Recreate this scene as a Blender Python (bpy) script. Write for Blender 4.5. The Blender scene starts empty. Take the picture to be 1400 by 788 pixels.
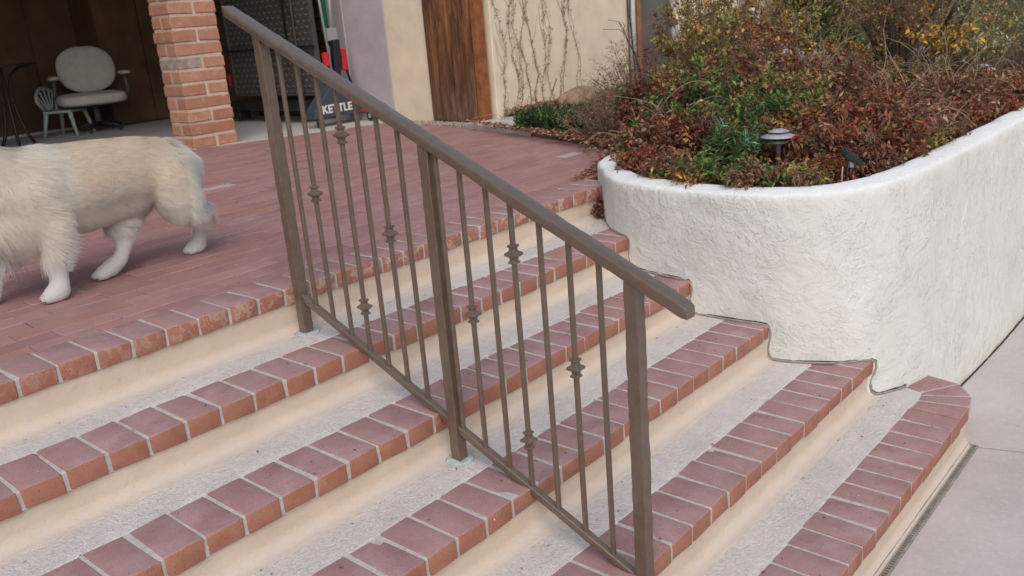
import bpy, bmesh, math, random
import numpy as np
from mathutils import Vector, Matrix, Euler
rnd = random.Random(7)
rng = np.random.default_rng(7)
PI = math.pi
scene = bpy.context.scene
C = scene.collection

# ------------------------------------------------------------------ camera
cd = bpy.data.cameras.new("camera")
cam = bpy.data.objects.new("camera", cd); C.objects.link(cam)
R_ = (0.6572368, -0.74946412, -0.07964496)
U_ = (0.27524245, 0.14030101, 0.95108213)
F_ = (0.70162766, 0.64700785, -0.29849533)
M = Matrix(((R_[0], U_[0], -F_[0], -0.73673), (R_[1], U_[1], -F_[1], -2.45217), (R_[2], U_[2], -F_[2], 0.81353), (0, 0, 0, 1)))
cam.matrix_world = M
cd.sensor_width = 36; cd.lens = 30.466
cd.clip_start = .05; cd.clip_end = 400
cd.dof.use_dof = True; cd.dof.focus_distance = 2.5; cd.dof.aperture_fstop = 7.0
scene.camera = cam

# ------------------------------------------------------------------ light
SUN_EL, SUN_AZ = math.radians(50), math.radians(222)      # azimuth clockwise from +y
w = bpy.data.worlds.new("World"); scene.world = w; w.use_nodes = True
wn = w.node_tree; bg = wn.nodes['Background']
sky = wn.nodes.new('ShaderNodeTexSky'); sky.sky_type = 'NISHITA'; sky.sun_disc = False
sky.sun_elevation = SUN_EL; sky.sun_rotation = SUN_AZ
sky.air_density = 1.0; sky.dust_density = 4.0; sky.ozone_density = 1.0
hs = wn.nodes.new('ShaderNodeHueSaturation'); hs.inputs['Saturation'].default_value = .8; hs.inputs['Hue'].default_value = .478
wn.links.new(sky.outputs[0], hs.inputs['Color']); wn.links.new(hs.outputs[0], bg.inputs['Color'])
bg.inputs['Strength'].default_value = 0.15
sd = bpy.data.lights.new("sun", 'SUN'); sd.energy = 0.5; sd.angle = math.radians(60); sd.color = (1, .97, .88)
sun = bpy.data.objects.new("sun", sd); C.objects.link(sun)
sdir = Vector((math.sin(SUN_AZ) * math.cos(SUN_EL), math.cos(SUN_AZ) * math.cos(SUN_EL), math.sin(SUN_EL)))
sun.rotation_euler = sdir.to_track_quat('Z', 'Y').to_euler()
sun.location = sdir * 20
scene.view_settings.view_transform = 'Standard'; scene.view_settings.look = 'None'
scene.view_settings.exposure = 0.07; scene.view_settings.gamma = 1

# ------------------------------------------------------------------ materials
class NT:
    def __init__(s, name):
        s.m = bpy.data.materials.new(name); s.m.use_nodes = True
        s.t = s.m.node_tree; s.n = s.t.nodes; s.b = s.n['Principled BSDF']
        s.geo = s.n.new('ShaderNodeNewGeometry')
        s.pos = s.geo.outputs['Position']
    def L(s, a, b): s.t.links.new(a, b)
    def noise(s, scale, detail=3, rough=.55, dist=0, vec=None, scl=None):
        n = s.n.new('ShaderNodeTexNoise'); n.inputs['Scale'].default_value = scale
        n.inputs['Detail'].default_value = detail; n.inputs['Roughness'].default_value = rough
        n.inputs['Distortion'].default_value = dist
        v = vec or s.pos
        if scl:
            mp = s.n.new('ShaderNodeMapping'); mp.inputs['Scale'].default_value = scl; s.L(v, mp.inputs['Vector']); v = mp.outputs[0]
        s.L(v, n.inputs['Vector']); return n.outputs['Fac']
    def ramp(s, fac, a, b, ca=0., cb=1.):
        r = s.n.new('ShaderNodeMapRange'); r.inputs[1].default_value = a; r.inputs[2].default_value = b
        r.inputs[3].default_value = ca; r.inputs[4].default_value = cb; r.clamp = True
        s.L(fac, r.inputs[0]); return r.outputs[0]
    def math(s, op, a, b=None):
        r = s.n.new('ShaderNodeMath'); r.operation = op
        for i, x in enumerate((a, b)):
            if x is None: continue
            if isinstance(x, (int, float)): r.inputs[i].default_value = x
            else: s.L(x, r.inputs[i])
        return r.outputs[0]
    def mix(s, fac, a, b, mode='MIX'):
        r = s.n.new('ShaderNodeMixRGB'); r.blend_type = mode
        for i, x in enumerate((fac, a, b)):
            if isinstance(x, (int, float)): r.inputs[i].default_value = x
            elif isinstance(x, tuple): r.inputs[i].default_value = (*x, 1) if len(x) == 3 else x
            else: s.L(x, r.inputs[i])
        return r.outputs[0]
    def rand(s):
        oi = s.n.new('ShaderNodeObjectInfo')
        return s.math('FRACT', s.math('ADD', oi.outputs['Random'], s.geo.outputs['Random Per Island']))
    def up(s):
        sp = s.n.new('ShaderNodeSeparateXYZ'); s.L(s.geo.outputs['Normal'], sp.inputs[0]); return sp.outputs[2]
    def bump(s, h, strength=.5, dist=.002, prev=None):
        b = s.n.new('ShaderNodeBump'); b.inputs['Strength'].default_value = strength; b.inputs['Distance'].default_value = dist
        s.L(h, b.inputs['Height'])
        if prev: s.L(prev, b.inputs['Normal'])
        return b.outputs[0]
    def done(s, col, rough=.8, spec=.3, nrm=None, **kw):
        if isinstance(col, tuple): s.b.inputs['Base Color'].default_value = (*col, 1)
        else: s.L(col, s.b.inputs['Base Color'])
        if isinstance(rough, (int, float)): s.b.inputs['Roughness'].default_value = rough
        else: s.L(rough, s.b.inputs['Roughness'])
        s.b.inputs['Specular IOR Level'].default_value = spec
        if nrm: s.L(nrm, s.b.inputs['Normal'])
        for k, v in kw.items(): s.b.inputs[k.replace('_', ' ')].default_value = v
        return s.m

def simple(name, c, rough=.7, spec=.3, var=.25, scale=30, bs=0., bd=.002, **kw):
    t = NT(name); f = t.ramp(t.noise(scale, 4), .3, .7)
    c2 = tuple(x * (1 - var) for x in c); c1 = tuple(min(1, x * (1 + var * .5)) for x in c)
    nrm = t.bump(t.noise(scale * 3, 4), bs, bd) if bs else None
    return t.done(t.mix(f, c2, c1), rough, spec, nrm, **kw)

def stair_brick_mat(name, worn=False):
    t = NT(name); r = t.rand()
    front = t.mix(t.ramp(t.noise(18, 4), .35, .7), (.30, .125, .08), (.41, .195, .13))
    front = t.mix(t.ramp(r, .0, 1), front, t.mix(.55, front, (.40, .17, .12)))
    top = t.mix(t.ramp(t.noise(9, 5, .6), .35, .68), (.295, .165, .165), (.41, .27, .272))  # worn dusty tops, with the mauve sky reflection put into the colour
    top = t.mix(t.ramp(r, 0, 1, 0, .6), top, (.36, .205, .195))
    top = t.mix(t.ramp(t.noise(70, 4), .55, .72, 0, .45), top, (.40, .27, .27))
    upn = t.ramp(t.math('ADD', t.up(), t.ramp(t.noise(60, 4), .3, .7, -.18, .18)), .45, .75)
    if worn:
        eff = t.ramp(t.noise(26, 5, .65, 1.2), .52, .58)
        sp = t.n.new('ShaderNodeSeparateXYZ'); t.L(t.pos, sp.inputs[0])
        amt = t.ramp(sp.outputs[0], .2, 1.0, .3, 1)
        front = t.mix(t.math('MULTIPLY', t.math('MULTIPLY', eff, amt), .6), front, (.58, .46, .38))
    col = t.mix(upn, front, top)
    pit = t.ramp(t.noise(210, 2, .5), .62, .68, 0, 1)
    col = t.mix(t.math('MULTIPLY', pit, .5), col, (.10, .05, .045))
    col = t.mix(t.ramp(t.noise(5, 5, .7), .5, .75, 0, .4), col, (.22, .13, .12))
    spot = t.ramp(t.noise(75, 2, .5), .76, .79, 0, .8)
    col = t.mix(spot, col, (.75, .7, .66))
    n1 = t.bump(t.noise(35, 5, .6), .35, .004)
    n2 = t.bump(t.noise(260, 3), .35, .0015, n1)
    return t.done(col, .62, .35, n2)

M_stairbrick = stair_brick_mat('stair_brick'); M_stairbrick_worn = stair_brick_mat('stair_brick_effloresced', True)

def patio_mat():
    t = NT('patio_brick'); r = t.rand()
    a = t.mix(t.ramp(r, 0, 1), (.28, .15, .147), (.375, .215, .21))
    r2 = t.math('FRACT', t.math('MULTIPLY', r, 7.31))
    a = t.mix(t.ramp(r2, .72, .95, 0, .6), a, (.37, .175, .135))
    r3 = t.math('FRACT', t.math('MULTIPLY', r, 23.7))
    a = t.mix(t.ramp(r3, .9975, .999, 0, .5), a, (.50, .40, .42))
    a = t.mix(t.ramp(t.noise(1.6, 4, .6), .4, .68, 0, .45), a, (.36, .23, .235))
    a = t.mix(t.ramp(t.noise(14, 5, .65), .45, .7, 0, .4), a, (.29, .13, .125))
    a = t.mix(t.ramp(t.noise(55, 4, .6), .60, .74, 0, .5), a, (.48, .33, .30))
    n1 = t.bump(t.noise(22, 5), .4, .004)
    n2 = t.bump(t.noise(180, 3), .3, .0015, n1)
    return t.done(a, t.ramp(t.noise(4, 3), .3, .7, .48, .72), .4, n2)
M_patio = patio_mat()
M_pale = simple('pale_paver', (.46, .38, .40), .6, .35, .15, 30, .3, .002)

def tread_mat():
    t = NT('tread_cement')
    a = t.mix(t.ramp(t.noise(6, 5, .6), .3, .7), (.59, .54, .515), (.68, .63, .605))
    a = t.mix(t.ramp(t.noise(90, 4), .35, .7, 0, .6), a, (.72, .69, .68))
    a = t.mix(t.ramp(t.noise(240, 2), .62, .72, 0, .25), a, (.38, .35, .33))
    a = t.mix(t.ramp(t.noise(2.5, 5, .7), .55, .75, 0, .5), a, (.47, .43, .40))
    n = t.bump(t.noise(130, 5, .7), .9, .0055)
    n = t.bump(t.noise(34, 4, .6, .4), .6, .008, n)
    n = t.bump(t.ramp(t.noise(75, 3, .6, .8), .48, .56), .6, .003, n)
    return t.done(a, .85, .25, n)
M_tread = tread_mat()

def riser_mat():
    t = NT('cream_painted_riser')
    a = t.mix(t.ramp(t.noise(7, 5, .6), .3, .7), (.59, .475, .37), (.66, .55, .445))
    a = t.mix(t.ramp(t.noise(40, 5, .65), .58, .72, 0, .4), a, (.50, .39, .30))
    sp = t.n.new('ShaderNodeSeparateXYZ'); t.L(t.geo.outputs['Normal'], sp.inputs[0])
    a = t.mix(t.ramp(t.noise(5, 4, .7, 1, scl=(1, 1, .25)), .58, .8, 0, .35), a, (.45, .37, .30))
    wear = t.ramp(t.math('ADD', sp.outputs[2], t.ramp(t.noise(16, 5), .3, .7, -.3, .3)), .25, .95, 0, 1)
    a = t.mix(wear, a, (.57, .505, .45))
    n = t.bump(t.noise(70, 5, .65, .5), .6, .004)
    n = t.bump(t.noise(22, 4, .6, .8), .35, .006, n)
    return t.done(a, .8, .25, n)
M_riser = riser_mat()

def wall_stucco():
    t = NT('white_stucco')
    sp = t.n.new('ShaderNodeSeparateXYZ'); t.L(t.pos, sp.inputs[0]); z = sp.outputs[2]
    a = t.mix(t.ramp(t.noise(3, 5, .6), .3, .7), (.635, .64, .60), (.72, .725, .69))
    a = t.mix(t.ramp(t.up(), .5, .9, 0, 1), a, (.80, .82, .82))  # up-facing top painted paler and cooler, as lit by the sky
    a = t.mix(t.ramp(t.noise(25, 5, .7), .62, .75, 0, .3), a, (.55, .53, .47))
    low = t.math('MULTIPLY', t.ramp(z, -.86, -.74, 1, 0), t.ramp(t.noise(12, 4), .35, .65, .1, .5))
    a = t.mix(low, a, (.60, .48, .34))
    # skip-trowel creases: thin lines where a distorted noise crosses its middle
    c1 = t.noise(11, 3, .6, 2.2); c2 = t.noise(26, 3, .6, 1.2)
    l1 = t.ramp(t.math('ABSOLUTE', t.math('SUBTRACT', c1, .52)), 0, .02, 0, 1)
    l2 = t.ramp(t.math('ABSOLUTE', t.math('SUBTRACT', c2, .5)), 0, .03, 0, 1)
    m1 = t.ramp(t.noise(7, 3, .5), .5, .62, 0, 1)
    m2 = t.ramp(t.noise(13, 3, .5), .46, .6, 0, 1)
    notup = t.ramp(t.up(), .5, .85, 1, .25)
    g1 = t.math('MULTIPLY', t.math('SUBTRACT', l1, 1), t.math('MULTIPLY', m1, notup))
    g2 = t.math('MULTIPLY', t.math('SUBTRACT', l2, 1), t.math('MULTIPLY', m2, notup))
    step = t.math('MULTIPLY', t.ramp(c1, .50, .54), .7)
    st1 = t.ramp(c1, .495, .535); st2 = t.ramp(t.noise(19, 4, .6, 1.8), .52, .57)
    mm = t.ramp(t.noise(5, 3, .5), .42, .58, .15, 1)
    h = t.math('ADD', t.math('MULTIPLY', st1, .8), t.math('MULTIPLY', st2, .7))
    h = t.math('MULTIPLY', t.math('MULTIPLY', h, mm), notup)
    h = t.math('ADD', h, t.math('MULTIPLY', g1, .35))
    n = t.bump(h, .55, .0045)
    n = t.bump(t.noise(120, 4, .6), .35, .003, n)
    n = t.bump(t.noise(10, 4, .6, .8), .7, .016, n)
    pit = t.math('MULTIPLY', t.math('MULTIPLY', g1, -1), t.ramp(t.noise(31, 3), .52, .62))
    a = t.mix(t.math('MULTIPLY', pit, .35), a, (.36, .33, .29))
    return t.done(a, .85, .25, n)
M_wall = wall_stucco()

def pave_mat(name, c1, c2, bs=.5):
    t = NT(name)
    a = t.mix(t.ramp(t.noise(2.2, 5, .65), .3, .7), c1, c2)
    a = t.mix(t.ramp(t.noise(60, 5, .7), .5, .7, 0, .35), a, tuple(x * 1.2 for x in c2))
    a = t.mix(t.ramp(t.noise(20, 5, .7), .58, .75, 0, .3), a, tuple(x * .7 for x in c1))
    n = t.bump(t.noise(110, 4, .6), bs, .003)
    return t.done(a, .85, .25, n)
M_pave = pave_mat('pavement_concrete', (.44, .395, .375), (.55, .505, .48))
M_slab = pave_mat('slab_concrete', (.40, .39, .37), (.52, .51, .485), .3)
M_soil = pave_mat('garden_soil', (.06, .042, .03), (.13, .09, .06), 1)
M_gravel = simple('gravel_stone', (.40, .34, .28), .9, .2, .5, 40)
M_cream = simple('cream_stucco', (.80, .69, .53), .85, .2, .12, 5, .5, .006)
M_greywall = simple('grey_violet_stucco', (.46, .42, .44), .85, .2, .12, 6, .5, .006)
M_brown = simple('dark_brown_wall', (.125, .072, .042), .85, .15, .3, 4)
M_mortar = simple('grey_mortar', (.50, .48, .455), .9, .2, .2, 50, .5, .003)
M_pmortar = simple('pillar_mortar', (.62, .52, .43), .9, .2, .2, 40, .6, .004)
M_dark = simple('black_plastic', (.018, .019, .022), .45, .4, .2, 10)
M_joint = simple('dark_joint_sand', (.09, .055, .05), .95, .1, .4, 60)
M_sealant = simple('grey_sealant', (.30, .28, .25), .6, .4, .3, 40, .4, .003)
M_gap = simple('dark_sealant_gap', (.05, .04, .035), .8, .2, .3, 60)
M_white = simple('white_paint', (.75, .74, .72), .5, .4, .1, 20)
M_red = simple('red_plastic', (.55, .02, .03), .4, .5, .1, 20)
M_green = simple('green_tabletop', (.01, .11, .055), .45, .4, .1, 10)
M_silver = simple('silver_tube', (.48, .50, .50), .35, .5, .1, 20, Metallic=.5)
M_slate = simple('slate_grey_plastic', (.05, .066, .088), .5, .4, .1, 20)
M_cushion = simple('pale_upholstery', (.52, .48, .42), .8, .25, .12, 12, .25, .002)
M_chairplastic = simple('pale_green_plastic', (.38, .44, .40), .5, .4, .08, 10)
M_greymetal = simple('grey_chair_arm', (.10, .10, .10), .5, .4, .1, 20)
M_tablemetal = simple('brown_patio_metal', (.03, .02, .02), .45, .4, .2, 20)
M_steel = simple('weathered_pewter', (.40, .41, .43), .5, .5, .25, 40, Metallic=.15)
M_solar = simple('solar_cell_glass', (.02, .035, .055), .2, .6, .1, 40)
M_twig = simple('grey_twig', (.22, .16, .12), .85, .2, .35, 30)
M_straw = simple('dry_straw_stem', (.42, .31, .20), .8, .2, .3, 20)
M_vine = simple('pale_vine_stem', (.36, .28, .20), .9, .1, .3, 30)
M_bark = simple('dark_bark', (.085, .07, .062), .9, .2, .4, 20, .8, .01)
M_stone = simple('tan_boulder_stone', (.30, .21, .14), .9, .2, .35, 9, .8, .01)
M_ledge = simple('grey_ledge_stone', (.38, .37, .37), .9, .2, .3, 8, .6, .01)
M_door = simple('grey_door_panel', (.15, .14, .125), .6, .3, .25, 3)
M_orange = simple('rusty_orange_post', (.36, .16, .08), .7, .3, .25, 12)
M_hose = simple('black_hose', (.015, .015, .016), .5, .4, .1, 10)

def rail_mat():
    t = NT('bronze_rail_paint')
    a = t.mix(t.ramp(t.noise(30, 4), .3, .7), (.115, .078, .054), (.155, .108, .078))
    n = t.bump(t.noise(55, 3, .5), .4, .003)
    a = t.mix(t.ramp(t.noise(160, 3), .66, .74, 0, .6), a, (.26, .21, .17)); return t.done(a, .42, .8, n, Metallic=.15, Coat_Weight=.6, Coat_Roughness=.2)
M_rail = rail_mat()

def pillar_brick_mat():
    t = NT('pillar_brick'); r = t.rand()
    a = t.mix(t.ramp(r, 0, 1), (.40, .20, .13), (.50, .275, .19))
    a = t.mix(t.ramp(t.noise(16, 5, .6), .4, .7, 0, .6), a, (.34, .16, .105))
    a = t.mix(t.ramp(t.noise(30, 5, .6, 1), .60, .68, 0, .5), a, (.70, .50, .38))
    n = t.bump(t.noise(40, 5), .5, .005)
    return t.done(a, .85, .2, n)
M_pbrick = pillar_brick_mat()
M_pbrick_grey = simple('greyed_pillar_brick', (.40, .33, .28), .9, .2, .4, 18, .5, .004)

def gate_mat():
    t = NT('weathered_gate_wood'); r = t.rand()
    sc = (14, 14, .9)
    a = t.mix(t.ramp(t.noise(2.2, 5, .7, .8, scl=(14, 14, .55)), .36, .62), (.075, .03, .015), (.36, .16, .07))
    a = t.mix(t.ramp(t.noise(9, 4, .6, .3, scl=sc), .5, .7, 0, .8), a, (.46, .24, .12))
    sp = t.n.new('ShaderNodeSeparateXYZ'); t.L(t.pos, sp.inputs[0]); z = sp.outputs[2]
    wz = t.math('MULTIPLY', t.ramp(z, .0, .5, 1, 0), t.ramp(t.noise(8, 4, .6, .3, scl=(14, 14, 1.2)), .35, .65))
    a = t.mix(wz, a, (.33, .27, .235))
    a = t.mix(t.ramp(z, .3, 1.0, .55, 0), a, t.mix(t.noise(4, 4, .6, .6, scl=sc), (.06, .03, .018), (.20, .10, .055)))
    a = t.mix(t.ramp(t.noise(1.6, 5, .7, 1, scl=(6, 6, 1)), .45, .62, 0, .75), a, (.05, .025, .015))
    n = t.bump(t.noise(9, 5, .6, .3, scl=sc), .7, .005)
    return t.done(a, .75, .25, n)
M_gate = gate_mat()
M_gatepost = simple('orange_brown_post_wood', (.30, .115, .045), .75, .25, .35, 14, .4, .004)

def siding_mat():
    t = NT('brown_siding'); a = t.mix(t.noise(3, 4, scl=(1, 1, 14)), (.085, .05, .032), (.13, .078, .05))
    return t.done(a, .8, .2)
M_siding = siding_mat()

def board_mat():
    # dark composite underside with rows of pale scallops in the colour
    t = NT('scallop_board')
    sp = t.n.new('ShaderNodeSeparateXYZ'); t.L(t.pos, sp.inputs[0])
    y = t.math('MULTIPLY', sp.outputs[1], 11.5); z = t.math('MULTIPLY', sp.outputs[2], 19.0)
    row = t.math('FLOOR', z)
    y2 = t.math('ADD', y, t.math('MULTIPLY', t.math('MODULO', row, 2.0), .5))
    fy = t.math('SUBTRACT', t.math('FRACT', y2), .5); fz = t.math('SUBTRACT', t.math('FRACT', z), .5)
    fz2 = t.math('ADD', fz, t.math('MULTIPLY', t.math('MULTIPLY', fy, fy), -2.2))
    d = t.math('ADD', t.math('MULTIPLY', t.math('ABSOLUTE', fz2), 2.6), t.math('MULTIPLY', t.math('ABSOLUTE', fy), 1.0))
    m = t.ramp(t.math('ADD', d, t.ramp(t.noise(30, 2), .3, .7, -.1, .1)), .18, .55, 1, 0)
    a = t.mix(t.math('MULTIPLY', m, .85), (.075, .068, .062), (.26, .235, .215))
    return t.done(a, .5, .4)
M_board = board_mat()

def leaf_mat(name, trans=.25):
    t = NT(name)
    at = t.n.new('ShaderNodeVertexColor'); at.layer_name = 'Col'
    t.done(at.outputs['Color'], .55, .3)
    tr = t.n.new('ShaderNodeBsdfTranslucent'); t.L(at.outputs['Color'], tr.inputs['Color'])
    mx = t.n.new('ShaderNodeMixShader'); mx.inputs[0].default_value = trans
    t.L(t.b.outputs[0], mx.inputs[1]); t.L(tr.outputs[0], mx.inputs[2])
    t.L(mx.outputs[0], t.n['Material Output'].inputs['Surface'])
    return t.m
M_leaf = leaf_mat('leaf')
M_litter = leaf_mat('dry_leaf_litter', .1)
def fur_mat():
    t = NT('dog_fur')
    at = t.n.new('ShaderNodeVertexColor'); at.layer_name = 'Col'
    t.done(at.outputs['Color'], .75, .2)
    tr = t.n.new('ShaderNodeBsdfTranslucent'); t.L(at.outputs['Color'], tr.inputs['Color'])
    mx = t.n.new('ShaderNodeMixShader'); mx.inputs[0].default_value = .45
    t.L(t.b.outputs[0], mx.inputs[1]); t.L(tr.outputs[0], mx.inputs[2])
    t.L(mx.outputs[0], t.n['Material Output'].inputs['Surface'])
    return t.m
M_fur = fur_mat()

# ------------------------------------------------------------------ object helpers
ORG = {}
def tag(o, label=None, cat=None, group=None, kind=None):
    if label: o['label'] = label
    if cat: o['category'] = cat
    if group: o['group'] = group
    if kind: o['kind'] = kind
    return o
def thing(name, label, cat, loc=(0, 0, 0), rz=0, group=None, kind=None):
    o = bpy.data.objects.new(name, None); o.empty_display_size = .1; C.objects.link(o)
    o.location = loc; o.rotation_euler = (0, 0, rz); ORG[o.name] = Vector(loc)
    return tag(o, label, cat, group, kind)
def org(p): return ORG.get(p.name, Vector((0, 0, 0))) if p else Vector((0, 0, 0))
def link(name, me, parent=None, loc=(0, 0, 0), world=True):
    """world: the mesh / loc is given in world coordinates (things without rotation)"""
    o = bpy.data.objects.new(name, me); C.objects.link(o)
    if parent is not None:
        o.parent = parent
        off = org(parent) if world else Vector((0, 0, 0))
        o.location = Vector(loc) - off
        ORG[o.name] = Vector(loc)
    else:
        o.location = loc; ORG[o.name] = Vector(loc)
    return o

class MB:
    def __init__(s): s.v = []; s.f = []; s.n = 0
    def add(s, v, f):
        v = [tuple(p) for p in v]; s.v += v; s.f += [tuple(i + s.n for i in q) for q in f]; s.n += len(v); return s
    def box(s, a, b, rot=None, jit=0):
        x0, y0, z0 = a; x1, y1, z1 = b
        v = [(x, y, z) for z in (z0, z1) for (x, y) in ((x0, y0), (x1, y0), (x1, y1), (x0, y1))]
        if jit: v = [tuple(c + rnd.uniform(-jit, jit) for c in p) for p in v]
        if rot:
            m, c = rot; v = [tuple(m @ (Vector(p) - Vector(c)) + Vector(c)) for p in v]
        return s.add(v, [(3, 2, 1, 0), (4, 5, 6, 7), (0, 1, 5, 4), (1, 2, 6, 5), (2, 3, 7, 6), (3, 0, 4, 7)])
    def tube(s, pts, rad, seg=8, cap=True, square=None):
        """pts list of points, rad number or list"""
        P = [Vector(p) for p in pts]; n = len(P)
        if not isinstance(rad, (list, tuple)): rad = [rad] * n
        up = None; base = s.n; V = []
        for i in range(n):
            d = (P[min(i + 1, n - 1)] - P[max(i - 1, 0)]).normalized()
            if up is None:
                up = Vector((0, 0, 1)) if abs(d.z) < .95 else Vector((1, 0, 0))
            a = d.cross(up)
            if a.length < 1e-5: a = d.cross(Vector((1, 0, 0)))
            a.normalize(); b = d.cross(a).normalized(); up = -b if b.dot(up) < 0 else b
            up = up
            b = up - d * up.dot(d); b.normalize(); a = d.cross(b)
            for k in range(seg):
                t = 2 * PI * k / seg + (PI / 4 if square else 0)
                V.append(P[i] + (a * math.cos(t) + b * math.sin(t)) * rad[i])
        F = []
        for i in range(n - 1):
            for k in range(seg):
                k2 = (k + 1) % seg
                F.append((i * seg + k, i * seg + k2, (i + 1) * seg + k2, (i + 1) * seg + k))
        if cap:
            F.append(tuple(range(seg - 1, -1, -1))); F.append(tuple((n - 1) * seg + k for k in range(seg)))
        return s.add(V, F)
    def lathe(s, prof, c=(0, 0, 0), seg=20, axis='z', m=None):
        V = []
        for (r, z) in prof:
            for k in range(seg):
                t = 2 * PI * k / seg; p = Vector((r * math.cos(t), r * math.sin(t), z))
                if axis == 'x': p = Vector((p.z, p.x, p.y))
                if axis == 'y': p = Vector((p.x, p.z, p.y))
                if m: p = m @ p
                V.append(p + Vector(c))
        F = []
        for i in range(len(prof) - 1):
            for k in range(seg):
                k2 = (k + 1) % seg; F.append((i * seg + k, i * seg + k2, (i + 1) * seg + k2, (i + 1) * seg + k))
        F.append(tuple(range(seg - 1, -1, -1))); F.append(tuple((len(prof) - 1) * seg + k for k in range(seg)))
        return s.add(V, F)
    def prism(s, poly, h0, h1, axis='z'):
        n = len(poly)
        def P(a, b, h): return (a, b, h) if axis == 'z' else ((h, a, b) if axis == 'x' else (a, h, b))
        V = [P(a, b, h0) for a, b in poly] + [P(a, b, h1) for a, b in poly]
        F = [tuple(range(n - 1, -1, -1)), tuple(range(n, 2 * n))] + [(i, (i + 1) % n, n + (i + 1) % n, n + i) for i in range(n)]
        return s.add(V, F)
    def mesh(s, name, mt, smooth=False, bev=0, bseg=1, off=(0, 0, 0)):
        me = bpy.data.meshes.new(name)
        o = Vector(off)
        me.from_pydata([tuple(Vector(p) - o) for p in s.v] if any(off) else s.v, [], s.f)
        bm = bmesh.new(); bm.from_mesh(me)
        bmesh.ops.recalc_face_normals(bm, faces=bm.faces)
        if bev:
            bmesh.ops.bevel(bm, geom=[e for e in bm.edges if e.is_manifold and e.calc_face_angle(0) > .5], offset=bev, segments=bseg, affect='EDGES', profile=.5)
        bm.to_mesh(me); bm.free()
        me.materials.append(mt)
        if smooth: me.polygons.foreach_set('use_smooth', [True] * len(me.polygons))
        return me
    def build(s, name, mt, parent=None, smooth=False, bev=0, bseg=1, world=True):
        off = org(parent) if (parent is not None and world) else Vector((0, 0, 0))
        me = s.mesh(name, mt, smooth, bev, bseg, off)
        o = bpy.data.objects.new(name, me); C.objects.link(o)
        if parent is not None: o.parent = parent
        ORG[o.name] = Vector(off) if world else Vector((0, 0, 0))
        return o
def auto(o, ang=40):
    me = o.data; me.polygons.foreach_set('use_smooth', [True] * len(me.polygons))
    me.set_sharp_from_angle(angle=math.radians(ang)); return o

def big_mesh(name, V, F, mt, col=None, smooth=False):
    """V (n,3), F (m,k) arrays; col per vertex (n,3)"""
    me = bpy.data.meshes.new(name); n, (m, k) = len(V), F.shape
    me.vertices.add(n); me.vertices.foreach_set('co', np.ascontiguousarray(V, dtype=np.float32).ravel())
    me.loops.add(m * k); me.loops.foreach_set('vertex_index', F.astype(np.int32).ravel())
    me.polygons.add(m); me.polygons.foreach_set('loop_start', np.arange(0, m * k, k, dtype=np.int32))
    me.update(calc_edges=True); me.validate()
    if col is not None:
        a = me.color_attributes.new('Col', 'FLOAT_COLOR', 'POINT')
        a.data.foreach_set('color', np.concatenate([col, np.ones((n, 1))], 1).astype(np.float32).ravel())
    me.materials.append(mt)
    if smooth: me.polygons.foreach_set('use_smooth', [True] * m)
    return me

def norm(a): return a / (np.linalg.norm(a, axis=-1, keepdims=True) + 1e-9)
def leaf_arrays(P, D, N, L, W, col, fold=.25):
    """folded pointed leaves: base P, direction D, normal N, length L, width W"""
    D = norm(D); S = norm(np.cross(D, N)); N = norm(np.cross(S, D)); L = L[:, None]; W = W[:, None]
    b = P; m = P + D * L * .45; tip = P + D * L - N * L * .12
    l = m + S * W * .5 + N * W * fold; r = m - S * W * .5 + N * W * fold
    n = len(P); V = np.stack([b, l, tip, r], 1).reshape(-1, 3)
    i = np.arange(n)[:, None] * 4
    F = np.concatenate([i + [[0, 1, 2]], i + [[0, 2, 3]]], 0)
    return V, F, np.repeat(col, 4, 0)

# simple vectorised value noise for displacements
_perm = rng.random((64, 64, 64))
def vnoise(P, s):
    Q = np.asarray(P) * s; i = np.floor(Q).astype(int); f = Q - i; f = f * f * (3 - 2 * f)
    r = 0
    for dx in (0, 1):
        for dy in (0, 1):
            for dz in (0, 1):
                w_ = (f[:, 0] if dx else 1 - f[:, 0]) * (f[:, 1] if dy else 1 - f[:, 1]) * (f[:, 2] if dz else 1 - f[:, 2])
                r = r + w_ * _perm[(i[:, 0] + dx) % 64, (i[:, 1] + dy) % 64, (i[:, 2] + dz) % 64]
    return r * 2 - 1

# ------------------------------------------------------------------ levels
SY = [0, -.3325, -.678, -1.0213, -1.364, -1.7040]         # nosing fronts
SZ = [0, -.1554, -.2923, -.4292, -.572, -.7156]
GZ = -.860
XOFF = [-.0507, -.2019, -.0507, .5351, .994, 1.36]
PITCH = .1064; DEP = .182; BT = .056
XL = -1.5

# ------------------------------------------------------------------ grounds
mb = MB(); mb.add([(-60, -60, GZ), (60, -60, GZ), (60, -1.45, GZ), (-60, -1.45, GZ)], [(0, 1, 2, 3)])
low = mb.build('pavement', M_pave); tag(low, kind='structure')
mb = MB(); mb.add([(2.512, -1.735, GZ + .001), (3.312, -4.2, GZ + .001), (3.316, -4.2, GZ + .001), (2.516, -1.735, GZ + .001)], [(0, 1, 2, 3)])
j = mb.build('control_joint', M_sealant, low)
mb = MB(); mb.add([(-60, .12, -.03), (60, .12, -.03), (60, 60, -.03), (-60, 60, -.03)], [(0, 1, 2, 3)])
tag(mb.build('ground', M_soil), kind='structure')

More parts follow.
